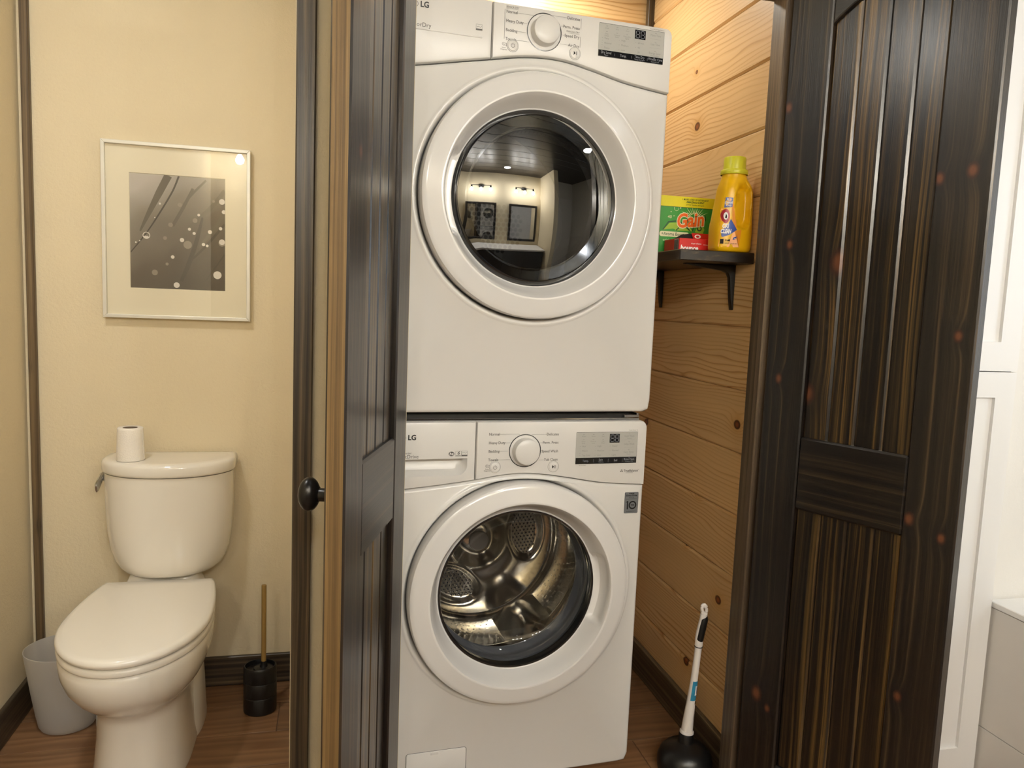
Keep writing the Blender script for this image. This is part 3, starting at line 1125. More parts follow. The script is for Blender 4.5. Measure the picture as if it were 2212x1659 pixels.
        rect(g, 0.2862, 0.3065, .8418, .8424, yf)
        for a in (90, 210, 330):
            arc(g, 0.2735, 0.8475, 0.0012, 0.0036, a - 42, a + 42, yf, 8)
    else:
        text(st, 'SensorDry', 0.0135, -0.2745, 0.9045, 'RIGHT', 0.0, yf)
        stroke(g, [(-0.1685, .9105), (-0.1535, .9105), (-0.1535, .9240), (-0.1685, .9240), (-0.1685, .9105)], 0.0006, yf)
        rect(g, -0.1685, -0.1535, .9112, .9142, yf)
        stroke(g, [(-0.167, .9175), (-0.162, .9195), (-0.158, .9172), (-0.155, .9205)], 0.0007, yf)
        text(st, 'Sensor Dryer Multi Control', 0.0034, 0.3175, 0.9745, 'RIGHT', 0, yf)
    flush(g, st)
    g.obj('dial_lettering', M['grey_print'], cp, smooth=0, fix=False, kind='stuff')
    k = MB()
    lz = 0.9447 if kind == 'washer' else 0.9490
    text(st, 'LG', 0.0178, -0.3010, lz, 'LEFT', 0.0006, yf, 0.94)
    if kind == 'washer':
        # dark oval with light letters
        pass
    flush(k, st)
    arc(k, -0.3125, lz, 0.0062, 0.0070, 0, 360, yf, 24)
    k.obj('maker_mark', M['black_print'], dr, smooth=0, fix=False, kind='stuff')
    if kind == 'washer':
        h1 = MB()
        disc(h1, -0.1915, .9030, 0.0058, yf, 24, 1.25)
        h1.obj('oval_badge', M['grey_print'], dr, smooth=0, fix=False)
        h2 = MB()
        text(st, 'he', 0.0105, -0.1915, .9030, 'CENTER', 0.0002, yf - 0.0004, 1.0, 0.1)
        flush(h2, st)
        h2.obj('oval_badge_lettering', M['white_print'], dr, smooth=0, fix=False, kind='stuff')

    dial(cp, kind, dz, rr)
    # buttons
    bx = ((-0.0782, 0.8667), (0.0790, 0.8644)) if kind == 'washer' else ((-0.0780, 0.8872), (0.0808, 0.8895))
    for i, (x, z) in enumerate(bx):
        bt = MB().lathe([(0.0145, -0.003), (0.0143, -0.0042), (0.0132, -0.0044), (0.0128, -0.0034), (0.0122, -0.0034), (0.0118, -0.0052), (0.0108, -0.0058), (0.0, -0.0060)], 36, 'Y', (x, 0, z)).obj('power_button' if i == 0 else 'start_button', M['panel_white'], cp)
        ic = MB()
        if i == 0:
            arc(ic, x, z - 0.0006, 0.0039, 0.0048, 115, 425, -0.0064, 20)
            rect(ic, x - 0.00045, x + 0.00045, z - 0.0002, z + 0.0056, -0.0064)
        else:
            ic.poly([(x - 0.0042, z - 0.0048), (x + 0.0008, z), (x - 0.0042, z + 0.0048)], -0.0064)
            rect(ic, x + 0.0018, x + 0.0027, z - 0.0042, z + 0.0042, -0.0064)
            rect(ic, x + 0.0037, x + 0.0046, z - 0.0042, z + 0.0042, -0.0064)
        arc(ic, x, z, 0.0146, 0.0150, 0, 360, yf, 36)
        ic.obj('button_icon', M['grey_print'] if i == 0 else M['black_print'], cp, smooth=0, fix=False, kind='stuff')
    # display
    if kind == 'washer':
        x0, x1, z0, z1, zb = 0.1392, 0.3145, 0.8687, 0.9533, 0.8858
        band = ['Temp.', 'Spin', 'Soil', 'Rinse+Spin']
        small = ['', '*Tub Dry', '', '*Control Lock']
        sx = [0.168, 0.211, 0.2535, 0.2925]
        rcol = [('Cold Wash', '*Sanitary'), ('Delay Wash', ''), ('Extra Rinse', '*Steam')]
        cols = [(0.1605, ['Hot', '', 'Warm', '', 'Tap Cold']), (0.2035, ['High', '', 'Medium', '', 'Low']), (0.2455, ['Heavy', '', 'Normal', '', 'Light'])]
        topw = [('Wash', 'Door', 'Lock'), ('Rinse', 'Control', 'Lock'), ('Spin', 'Tub', 'Clean')]
        dx0, dx1, dzz0, dzz1 = 0.2335, 0.2622, 0.9247, 0.9484
    else:
        x0, x1, z0, z1, zb = 0.1412, 0.3185, 0.8918, 0.9708, 0.9072
        band = ['Dry Level', 'Temp.', 'Time Dry', 'Wrinkle Care']
        small = ['*Signal', '', '*Damp Dry Signal', '*Control Lock']
        sx = [0.1625, 0.2085, 0.2530, 0.2960]
        rcol = [('More Time', ''), ('Less Time', ''), ('Energy Saver', '*Reduce Static')]
        cols = [(0.1600, ['Very', '', 'Normal', '', 'Damp']), (0.2055, ['High', '', 'Medium', '', 'Low']), (0.2505, ['60 min', '', '40', '', '20'])]
        topw = [('Clean', 'Filter', 'Check'), ('Dry', 'Control', 'Lock'), ('Cool', 'Damp Dry', 'Signal')]
        dx0, dx1, dzz0, dzz1 = 0.2375, 0.2668, 0.9452, 0.9668
    ds = MB()
    ds.prism(rrect(x0, x1, z0, z1, 0.0022, 3), -0.0042, -0.0025)
    disp = ds.obj('display', M['display_grey'], cp, smooth=0)
    bb = MB()
    yd = -0.0046
    rect(bb, x0 + 0.0004, x1 - 0.0004, z0 + 0.0004, zb, yd)
    rect(bb, dx0, dx1, dzz0, dzz1, yd)
    stroke(bb, [(x0, z1 - 0.0003), (x1 - 0.0003, z1 - 0.0003), (x1 - 0.0003, zb)], 0.0006, yd)
    bb.obj('display_band', M['display_black'], disp, smooth=0, fix=False, kind='stuff')
    sg = MB()
    for dxx in (dx0 + 0.0032, dx0 + 0.0165):
        wd, hh = 0.0092, (dzz1 - dzz0) * 0.38
        zm = (dzz0 + dzz1) / 2
        for zz in (zm - hh, zm, zm + hh):
            rect(sg, dxx + 0.0012, dxx + wd - 0.0012, zz - 0.0006, zz + 0.0006, yd - 0.0004)
        for xx in (dxx, dxx + wd):
            for q in (-1, 1):
                za, zb2 = sorted((zm + q * 0.0012, zm + q * (hh - 0.0008)))
                rect(sg, xx - 0.0006, xx + 0.0006, za, zb2, yd - 0.0004)
    sg.obj('digits', M['segment'], disp, smooth=0, fix=False, kind='stuff')
    wp = MB()
    for s_, s2, x in zip(band, small, sx):
        zc_ = (z0 + zb) / 2 + (0.0022 if s2 else 0)
        text(st, s_, 0.0085, x, zc_, 'CENTER', 0.00005, yd - 0.0004, 0.82)
        if s2:
            text(st, s2, 0.0044, x, zc_ - 0.0060, 'CENTER', 0, yd - 0.0004, 0.9)
    for a, b_ in zip(sx, sx[1:]):
        xm = (a + b_) / 2
        rect(wp, xm - 0.00025, xm + 0.00025, z0 + 0.0045, zb - 0.0045, yd - 0.0004)
    rect(wp, 0.2905, 0.2955, zb - 0.0022, zb - 0.0014, yd - 0.0004)
    flush(wp, st)
    wp.obj('band_lettering', M['segment'], disp, smooth=0, fix=False, kind='stuff')
    tp = MB()
    hgt = z1 - zb
    for x, words in cols:
        for i, wd in enumerate(words):
            z = zb + hgt * (0.40 - 0.088 * i) + 0.003
            if i % 2 == 0 or x < 0.17:
                rect(tp, x - 0.0105, x - 0.0085, z - 0.0004, z + 0.0004, yd)
            if wd:
                text(st, wd, 0.0062, x - 0.004, z, 'LEFT', 0, yd)
    for i, tw in enumerate(topw):
        x = x0 + 0.0205 + 0.0275 * i
        for j, (wd, z) in enumerate(((tw[0], z1 - 0.0110), (tw[1], z1 - 0.0245), (tw[2], z1 - 0.0290))):
            text(st, wd, 0.0048, x, z, 'CENTER', 0, yd)
        rect(tp, x - 0.0024, x + 0.0024, z1 - 0.0066, z1 - 0.0056, yd)
        rect(tp, x - 0.0024, x + 0.0024, z1 - 0.0200, z1 - 0.0190, yd)
    for i, (a, b_) in enumerate(rcol):
        z = z1 - 0.0115 - 0.0215 * i
        x = (dx1 + x1) / 2 + 0.002
        text(st, a, 0.0074, x, z, 'CENTER', 0, yd, 0.85)
        if b_:
            text(st, b_, 0.0044, x, z - 0.0058, 'CENTER', 0, yd)
        rect(tp, x - 0.0022, x + 0.0022, z + 0.0052, z + 0.0062, yd)
        if i < 2:
            rect(tp, x - 0.0155, x + 0.0155, z - 0.0088, z - 0.0085, yd)
    flush(tp, st)
    tp.obj('display_lettering', M['light_print'], disp, smooth=0, fix=False, kind='stuff')

    # ---- door
    side = 0.0 if kind == 'washer' else pi
    prof = [(RD - 0.006, 0.020), (RD - 0.0035, 0.004), (RD - 0.0030, -0.018), (RD - 0.0038, -0.0275), (RD - 0.0065, -0.0335), (RD - 0.0115, -0.0365), (RD - 0.018, -0.0380), (0.2485, -0.0455), (0.2455, -0.0462), (0.2425, -0.0452),
            (0.2395, -0.0405), (0.2355, -0.0330), (0.2290, -0.0180), (0.2220, -0.0020), (0.2165, 0.0070), (0.2125, 0.0090)]
    na = 240
    d = MB()
    rs = []
    for j, (rad, y) in enumerate(prof):
        ring = []
        for i in range(na):
            a = 2 * pi * i / na
            da = (a - side + pi) % (2 * pi) - pi
            # grip hollow in the funnel beside the glass
            lo, hi = (R(-25), R(24)) if kind == 'washer' else (R(-26), R(26))
            w_ = 1.0 if lo < da < hi else 0.0
            edge = min(da - lo, hi - da)
            w_ *= min(1.0, max(edge, 0) / R(5 if (da > 0) == (kind == 'washer') else 3))
            rr_, yy = rad, y
            if j in (11, 12, 13, 14):
                tr_ = (0.2388, 0.2362, 0.2325, 0.2235)[j - 11]
                ty = (-0.0240, -0.0020, 0.0080, 0.0100)[j - 11]
                rr_ = rad + (tr_ - rad) * w_
                yy = y + (ty - y) * w_
            ring.append((rr_ * cos(a), yy, ZC + rr_ * sin(a)))
        rs.append(ring)
    d.rings(rs, True)
    door = d.obj('door', M['plastic_white'], r, smooth=32)
    if kind == 'washer':
        MB().lathe([(0.2130, 0.0070), (0.2120, 0.0060), (0.2080, 0.0065), (0.2060, 0.012), (0.2055, 0.030)], 96, 'Y', (0, 0, ZC)).obj('glass_rim', M['dark_rim'], door)
        bowl = [(0.2070, 0.0120), (0.2040, 0.0180), (0.1960, 0.0330), (0.1840, 0.0480), (0.1660, 0.0610), (0.1380, 0.0720), (0.1000, 0.0800), (0.0500, 0.0850), (0.0, 0.0865)]
        MB().lathe(bowl, 96, 'Y', (0, 0, ZC)).obj('glass_bowl', M['glass_bowl'], door, smooth=180)
        # grey rubber gasket between door and drum
        MB().lathe([(0.290, 0.050), (0.262, 0.056), (0.236, 0.062), (0.2180, 0.060), (0.2150, 0.070), (0.2170, 0.082), (0.2210, 0.096), (0.2190, 0.108), (0.2090, 0.116), (0.2080, 0.124), (0.2140, 0.130), (0.2600, 0.134)], 96, 'Y', (0, 0, ZC)).obj('gasket', M['gasket'], r, smooth=60)
        # drum
        dd = MB()
        R0 = 0.268
        Y0, Y1 = 0.128, 0.455
        dd.lathe([(0.2120, Y0), (0.222, Y0 + 0.004), (0.246, Y0 + 0.022), (0.262, Y0 + 0.048), (R0, Y0 + 0.075), (R0, Y0 + 0.12), (R0 - 0.003, Y0 + 0.124), (R0 - 0.003, Y0 + 0.130), (R0, Y0 + 0.134), (R0, Y1 - 0.03), (R0 - 0.006, Y1 - 0.012), (R0 - 0.02, Y1 - 0.002)], 128, 'Y', (0, 0, ZC))
        drum = dd.obj('drum', M['drum'], r, smooth=50)
        # pressed back plate: hub boss and three leaf shaped wells
        bk = MB()
        nr, nt_ = 36, 144
        leaves = (R(4), R(124), R(244))
        def back_y(rad, a):
            y = Y1 - 0.002
            y -= 0.030 * math.exp(-(rad / 0.075) ** 4)               # raised hub
            for la in leaves:
                da = (a - la + pi) % (2 * pi) - pi
                u = rad * cos(da) - 0.165
                v = rad * sin(da)
                e = (u / 0.052) ** 2 + (v / 0.086) ** 2
                y += 0.022 / (1 + math.exp((e - 1) * 9)) if e < 3 else 0
            y -= 0.012 * (0.5 + 0.5 * cos(3 * (a - leaves[0]) + pi)) * math.exp(-((rad - 0.15) / 0.07) ** 2)
            return y
        rs = []
        for j in range(nr + 1):
            rad = 0.03 + (R0 - 0.02 - 0.03) * j / nr
            rs.append([(rad * cos(2 * pi * i / nt_), back_y(rad, 2 * pi * i / nt_), ZC + rad * sin(2 * pi * i / nt_)) for i in range(nt_)])
        bk.rings(rs, True)
        bk.obj('back_plate', M['drum_back'], drum, smooth=60)
        MB().lathe([(0.034, Y1 - 0.028), (0.031, Y1 - 0.034), (0.029, Y1 - 0.036), (0.0, Y1 - 0.037)], 40, 'Y', (0, 0, ZC)).obj('hub_cap', M['dry_drum'], drum)
        pf = MB()
        for la in leaves:
            for iu in range(-4, 5):
                for iv in range(-7, 8):
                    u = iu * 0.0125 + (0.00625 if iv % 2 else 0)
                    v = iv * 0.0105
                    if (u / 0.043) ** 2 + (v / 0.077) ** 2 > 1:
                        continue
                    rad = math.hypot(0.165 + u, v)
                    a = la + math.atan2(v, 0.165 + u)
                    y = back_y(rad, a) - 0.0006
                    x, z = rad * cos(a), ZC + rad * sin(a)
                    pf.mi = 0
                    pf.lathe([(0.0042, 0.0010), (0.0038, -0.0008), (0.0027, -0.0010)], 8, 'Y', (x, y, z))
                    pf.mi = 1
                    pf.lathe([(0.0027, -0.0010), (0.0020, -0.0001), (0.0, 0.0)], 8, 'Y', (x, y, z))
        pf.obj('perforations', [M['chrome'], M['gap']], drum, kind='stuff')
        # lifters
        for k in range(3):
            a0 = R(-62 + 120 * k)
            lf = MB()
            rs = []
            for t in range(9):
                y = Y0 + 0.06 + (Y1 - Y0 - 0.075) * t / 8
                h = 0.050 * sin(pi * min(max((t + 0.4) / 8.8, 0), 1)) ** 0.45
                sec = []
                for ang, hh in ((-17, 0.0), (-11, 0.35), (-5, 0.92), (0, 1.0), (5, 0.92), (11, 0.35), (17, 0.0)):
                    rad = R0 + 0.001 - h * hh
                    sec.append((rad * cos(a0 + R(ang)), y, ZC + rad * sin(a0 + R(ang))))
                rs.append(sec)
            lf.rings(rs, False)
            lf.obj('lifter', M['drum_back'], drum, smooth=50)
        # dimple rows pressed into the drum wall
        dm = MB()
        for i in range(88):
            for j in range(7):
                a = 2 * pi * (i + 0.5 * (j % 2)) / 88
                y = Y0 + 0.15 + 0.024 * j
                if any(abs((a - R(-62 + 120 * k) + pi) % (2 * pi) - pi) < R(19) for k in range(3)):
                    continue
                m3 = Matrix.Translation((R0 * cos(a), y, ZC + R0 * sin(a))) @ Matrix.Rotation(-a + pi / 2, 4, 'Y')
                b0 = bmesh.new()
                ring0 = [b0.verts.new((0.0036 * cos(pi * q / 3), 0.0036 * sin(pi * q / 3), 0.0002)) for q in range(6)]
                tip = b0.verts.new((0, 0, -0.0026))
                for q in range(6):
                    b0.faces.new([ring0[q], ring0[(q + 1) % 6], tip])
                dm.merge(b0, m3)
        dm.obj('wall_dimples', M['drum_back'], drum, kind='stuff')
        # tall printed caution lettering on the gasket rim is only a few faint marks; drain door at the bottom left
        f_ = MB()
        f_.prism(rrect(-0.284, -0.1275, 0.030, 0.121, 0.006, 4), -0.0022, 0.010, 0.0010)
        fd = f_.obj('drain_cover', M['steel_white'], r, smooth=35)
        sl = MB()
        q = rrect(-0.2852, -0.1263, 0.0288, 0.1222, 0.0068, 4)
        stroke(sl, q + [q[0]], 0.0011, -0.00025)
        sl.obj('cover_gap', M['grey_print'], r, smooth=0, fix=False)
        MB().box(-0.2215, -0.2005, -0.0032, -0.0018, 0.1125, 0.1200, 0.0006, 1).obj('finger_tab', M['panel_white'], fd)
        stk = MB()
        stk.prism(rrect(0.2885, 0.3285, 0.7300, 0.7875, 0.002, 2), -0.0006, 0.0002)
        sk = stk.obj('warranty_sticker', plain('silver_sticker', '#8e9398', 0.3, noise=0.05, metal=0.5), r, smooth=0)
        tx = MB()
        xm = 0.3085
        text(st, 'INVERTER', 0.0034, xm, 0.7838, 'CENTER', 0.0002, -0.001)
        text(st, 'Direct Drive', 0.0062, xm, 0.7785, 'CENTER', 0.00022, -0.001, 0.98)
        text(st, 'MOTOR', 0.0034, xm, 0.7728, 'CENTER', 0, -0.001, 1.2)
        text(st, 'WARRANTY', 0.0044, xm, 0.7348, 'CENTER', 0, -0.001, 1.15)
        rect(tx, 0.2930, 0.3240, 0.7688, 0.7693, -0.001)
        rect(tx, 0.2960, 0.2995, 0.7408, 0.7635, -0.001)
        tx.poly([(0.2925, 0.7590), (0.2960, 0.7605), (0.2960, 0.7635)], -0.001)
        arc(tx, 0.3125, 0.7522, 0.0078, 0.0114, 0, 360, -0.001, 32)
        text(st, 'YEAR', 0.0042, 0.3125, 0.7522, 'CENTER', 0.0003, -0.001)
        q = rrect(0.2888, 0.3282, 0.7303, 0.7872, 0.002, 2)
        stroke(tx, q + [q[0]], 0.0006, -0.001)
        flush(tx, st)
        tx.obj('sticker_lettering', M['black_print'], sk, smooth=0, fix=False, kind='stuff')
    else:
        MB().lathe([(0.2135, 0.0070), (0.2120, 0.0050), (0.2070, 0.0020), (0.2010, 0.0000), (0.1985, 0.0020)], 96, 'Y', (0, 0, ZC)).obj('glass_rim', M['dark_rim'], door)
        Rs = 0.85
        cap = [(0.2005 * (1 - i / 14), 0.0012 - (math.sqrt(Rs ** 2 - (0.2005 * (1 - i / 14)) ** 2) - math.sqrt(Rs ** 2 - 0.2005 ** 2))) for i in range(15)]
        MB().lathe(cap, 96, 'Y', (0, 0, ZC)).obj('glass_window', M['glass_dark'], door, smooth=180)
        MB().lathe([(0.208, 0.014), (0.176, 0.022), (0.172, 0.060), (0.168, 0.062), (0.1655, 0.058), (0.170, 0.016)], 96, 'Y', (0, 0, ZC)).obj('inner_ring', M['chrome'], door)
        dd = MB()
        Y1 = 0.60
        dd.lathe([(0.262, 0.075), (0.285, 0.085), (0.290, 0.11), (0.290, Y1), (0.0, Y1 + 0.002)], 96, 'Y', (0, 0, ZC))
        drum = dd.obj('drum', M['dry_drum'], r, smooth=50)
        hx = MB()
        for i in range(-9, 10):
            for j in range(-6, 7):
                x = 0.03 + i * 0.0165 + (0.00825 if j % 2 else 0)
                z = ZC - 0.02 + j * 0.0143
                if (x - 0.03) ** 2 / 0.125 ** 2 + (z - ZC + 0.02) ** 2 / 0.085 ** 2 < 1:
                    disc(hx, x, z, 0.0066, Y1 - 0.002, 6)
        hx.obj('vent_holes', M['black_rubber'], drum, smooth=0, kind='stuff', fix=False)
        # lint grille low in the opening
        lg = MB()
        for k in range(11):
            a = R(-62 + 2.6 * k)
            lg.box(-0.0028, 0.0028, 0.062, 0.098, -0.008, 0.008, 0.001, 1, Matrix.Translation((0.212 * cos(a), 0.0, ZC + 0.212 * sin(a))) @ Matrix.Rotation(-a + pi / 2, 4, 'Y'))
        lg.obj('lint_grille', M['panel_white'], r, kind='stuff')
        for k in range(3):
            a0 = R(100 + 120 * k)
            lf = MB()
            rs = []
            for t in range(7):
                y = 0.12 + 0.46 * t / 6
                h = 0.045 * sin(pi * min(max((t + 0.4) / 6.8, 0), 1)) ** 0.5
                rs.append([((0.291 - h * hh) * cos(a0 + R(g_)), y, ZC + (0.291 - h * hh) * sin(a0 + R(g_))) for g_, hh in ((-12, 0), (-6, .6), (-2, 1), (2, 1), (6, .6), (12, 0))])
            lf.rings(rs, False)
            lf.obj('lifter', M['dry_drum'], drum, smooth=50)
    return r


RZ = R(3.5)
MX, MY = 0.486, 1.852
tv = Vector((cos(RZ), sin(RZ), 0))
nv = Vector((-sin(RZ), cos(RZ), 0))
machine('washer', 'washing_machine', (MX, MY, 0), RZ, 'white front-loading washing machine with clear round door standing on the floor')
# stacking frame between the two machines
kit = empty('stacking_kit', Vector((MX, MY, 0.9835)), RZ, 'flat black stacking frame with silver edge between washer and dryer', 'appliance frame')
MB().box(-0.325, 0.305, 0.030, 0.66, 0.0003, 0.0175, 0.002, 1).obj('tray', M['gap'], kit)
MB().box(-0.330, 0.326, 0.014, 0.030, 0.0003, 0.0050, 0.001, 1).obj('front_lip', M['chrome'], kit)
MB().box(0.283, 0.326, 0.016, 0.040, 0.0052, 0.0125, 0.001, 1).obj('corner_bracket', M['chrome'], kit)
MB().box(0.3195, 0.326, 0.018, 0.10, 0.0052, 0.0172, 0.001, 1).obj('corner_bracket', M['chrome'], kit)
machine('dryer', 'clothes_dryer', Vector((MX, MY, 1.0025)) - nv * 0.008 + tv * 0.002, RZ, 'white clothes dryer with dark round window stacked on top of the washer')

# ------------------------------------------------------------------ toilet
TX = -0.480


def egg(hw, yf, yb, ym, n=56, pf=2.0, pb=2.6, cx=0.0):
    """plan outline: front (towards -Y) elliptical, back squarer; starts at the right, counter-clockwise"""
    pts = []
    for i in range(n):
        a = 2 * pi * i / n
        c, s_ = cos(a), sin(a)
        p = pb if s_ > 0 else pf
        x = hw * math.copysign(abs(c) ** (2 / p), c)
        y = ym + ((yb - ym) if s_ > 0 else (ym - yf)) * math.copysign(abs(s_) ** (2 / p), s_)
        pts.append((cx + x, y))
    return pts


def loft(secs, **kw):
    b = MB()
    b.rings([[(x, y, z) for x, y in pts] for z, pts in secs], True, True, True)
    return b


toilet = empty('toilet', (TX, 2.10, 0), 0, 'white two-piece toilet with closed lid against the cream wall', 'toilet')
dy = -2.10


def E(hw, yf, yb, ym, **kw):
    return egg(hw, yf + dy, yb + dy, ym + dy, **kw)


bowl = loft([
    (0.0005, E(0.120, 1.955, 2.390, 2.15, pf=2.6, pb=3.5)),
    (0.012, E(0.120, 1.955, 2.390, 2.15, pf=2.6, pb=3.5)),
    (0.050, E(0.114, 1.962, 2.385, 2.15, pf=2.5, pb=3.4)),
    (0.120, E(0.109, 1.966, 2.380, 2.15, pf=2.4, pb=3.2)),
    (0.185, E(0.108, 1.964, 2.375, 2.14, pf=2.3, pb=3.0)),
    (0.212, E(0.111, 1.955, 2.370, 2.13, pf=2.25, pb=3.0)),
    (0.230, E(0.119, 1.935, 2.362, 2.12, pf=2.2, pb=2.9)),
    (0.248, E(0.134, 1.905, 2.355, 2.11, pf=2.15, pb=2.8)),
    (0.275, E(0.152, 1.870, 2.350, 2.10, pf=2.1, pb=2.7)),
    (0.305, E(0.166, 1.846, 2.348, 2.09, pf=2.1, pb=2.7)),
    (0.335, E(0.175, 1.830, 2.348, 2.085, pf=2.05, pb=2.7)),
    (0.362, E(0.178, 1.826, 2.350, 2.08, pf=2.0, pb=2.7)),
    (0.376, E(0.1775, 1.828, 2.352, 2.08, pf=2.0, pb=2.7)),
    (0.382, E(0.173, 1.834, 2.352, 2.08, pf=2.0, pb=2.7)),
])
bowl.obj('bowl', M['china'], toilet, smooth=70)
# trapway shoulder and rear foot
ft = loft([
    (0.0005, E(0.128, 2.140, 2.420, 2.30, pf=2.6, pb=4)),
    (0.020, E(0.128, 2.140, 2.420, 2.30, pf=2.6, pb=4)),
    (0.060, E(0.1255, 2.150, 2.415, 2.30, pf=2.4, pb=4)),
    (0.120, E(0.1225, 2.175, 2.412, 2.31, pf=2.3, pb=4)),
    (0.170, E(0.118, 2.205, 2.410, 2.32, pf=2.2, pb=4)),
    (0.195, E(0.112, 2.235, 2.408, 2.33, pf=2.2, pb=4)),
    (0.203, E(0.098, 2.255, 2.404, 2.33, pf=2.2, pb=4)),
])
ft.obj('foot', M['china'], toilet, smooth=70)
# rear deck that carries the tank
dk = loft([
    (0.18, E(0.085, 2.27, 2.44, 2.35, pf=3, pb=4)), (0.30, E(0.105, 2.27, 2.455, 2.36, pf=3, pb=4)), (0.365, E(0.130, 2.28, 2.470, 2.37, pf=3.5, pb=4)),
    (0.378, E(0.122, 2.28, 2.472, 2.37, pf=4, pb=4)), (0.380, E(0.115, 2.352, 2.475, 2.41, pf=4, pb=4)), (0.420, E(0.098, 2.362, 2.475, 2.41, pf=4, pb=4)), (0.4320, E(0.092, 2.366, 2.471, 2.41, pf=4, pb=4)),
])
dk.obj('deck', M['china'], toilet, smooth=70)


def seat_plan(hw, yf, yb, ym, wb, n=64):
    """egg front, straight narrow back edge"""
    pts = []
    for i in range(n):
        a = 2 * pi * i / n
        c, s_ = cos(a), sin(a)
        if s_ <= 0:
            x, y = hw * c, ym + (ym - yf) * s_
        else:
            t = s_
            # sides run in to the back edge, corners rounded
            k = min(1.0, a / (pi / 2)) if a <= pi / 2 else min(1.0, (pi - a) / (pi / 2))
            if k < 0.62:
                u = k / 0.62
                y = ym + (yb - ym) * u
                x = hw - (hw - wb) * u ** 1.9
            else:
                u = (k - 0.62) / 0.38
                y = yb
                x = wb * (1 - u)
            x = math.copysign(x, c) if abs(c) > 1e-6 else 0.0
        pts.append((x, y + dy))
    return pts


def slab(z0, z1, hw, yf, yb, ym, wb, er, dome=0.0):
    secs = [(z0, seat_plan(hw - er, yf + er, yb - er * .5, ym, wb - er)), (z0 + er * .5, seat_plan(hw - er * .2, yf + er * .2, yb, ym, wb)), (z0 + er, seat_plan(hw, yf, yb, ym, wb)), (z1 - er, seat_plan(hw, yf, yb, ym, wb)),
            (z1 - er * .45, seat_plan(hw - er * .16, yf + er * .16, yb - er * .1, ym, wb - er * .1)), (z1 - er * .1, seat_plan(hw - er * .62, yf + er * .62, yb - er * .5, ym, wb - er * .5)),
            (z1 + dome * .15, seat_plan(hw - er * 1.6, yf + er * 1.6, yb - er, ym, wb - er))]
    if dome:
        secs += [(z1 + dome * .6, seat_plan(hw * .62, ym - (ym - yf) * .62, yb - 0.05, ym, wb * .62)), (z1 + dome, seat_plan(hw * .25, ym - (ym - yf) * .25, yb - 0.14, ym, wb * .25))]
    return loft(secs)


slab(0.3835, 0.4025, 0.180, 1.822, 2.340, 2.08, 0.149, 0.006).obj('seat', M['seat_white'], toilet, smooth=60)
slab(0.4045, 0.4290, 0.181, 1.817, 2.343, 2.08, 0.151, 0.011, 0.004).obj('lid', M['seat_white'], toilet, smooth=60)
# tank: bowed front, tapering downwards
tc = empty('tank', (0.012, 0, 0))
tc.parent = toilet


def tank_plan(hw, yf, ye, yb, n=24, r=0.010):
    """straight back against the wall, strongly bowed front meeting short sides (ye = where the bow meets them)"""
    pts = []
    for i in range(n + 1):
        t = -cos(pi * i / n)
        pts.append((hw * t, yf + (ye - yf) * (1 - (1 - abs(t) ** 2.35) ** 0.62)))
    pts += [(hw, ye + 0.012), (hw - 0.001, yb - r), (hw - r, yb), (-hw + r, yb), (-hw + 0.001, yb - r), (-hw, ye + 0.012)]
    return [(x, y + dy) for x, y in pts]


tk = loft([(0.4325, tank_plan(0.118, 2.345, 2.440, 2.485)), (0.4345, tank_plan(0.127, 2.336, 2.440, 2.492)), (0.4400, tank_plan(0.136, 2.329, 2.440, 2.498)), (0.4520, tank_plan(0.147, 2.322, 2.438, 2.502)), (0.4720, tank_plan(0.158, 2.318, 2.436, 2.504)), (0.505, tank_plan(0.168, 2.316, 2.434, 2.505)),
           (0.560, tank_plan(0.1755, 2.313, 2.432, 2.506)), (0.640, tank_plan(0.1795, 2.311, 2.430, 2.507)), (0.7380, tank_plan(0.1810, 2.310, 2.430, 2.507))])
tk.obj('tank_body', M['china'], tc, smooth=60)
lid = loft([(0.7405, tank_plan(0.1815, 2.309, 2.430, 2.507)), (0.7425, tank_plan(0.1855, 2.305, 2.428, 2.511)), (0.748, tank_plan(0.1870, 2.303, 2.428, 2.512)), (0.768, tank_plan(0.1870, 2.303, 2.428, 2.512)), (0.7755, tank_plan(0.1845, 2.306, 2.430, 2.510)), (0.7795, tank_plan(0.178, 2.314, 2.434, 2.505)), (0.7805, tank_plan(0.163, 2.328, 2.440, 2.49))])
lid.obj('tank_lid', M['china'], tc, smooth=60)
# flush lever on the tank's left side
lv = MB()
lv.lathe([(0.0, 0.0), (0.014, 0.0), (0.014, -0.004), (0.011, -0.006), (0.009, -0.010)], 20, 'X', (-0.1805, 2.452 + dy, 0.712), False, False)
lv.tube([(-0.1895, 2.462 + dy, 0.724), (-0.1925, 2.448 + dy, 0.718), (-0.1945, 2.428 + dy, 0.706), (-0.1960, 2.408 + dy, 0.694), (-0.1955, 2.400 + dy, 0.690)], [(0.004, 0.008), (0.006, 0.013), (0.006, 0.014), (0.006, 0.016), (0.003, 0.012)], 14)
lv.obj('flush_lever', M['chrome'], tc, smooth=60)

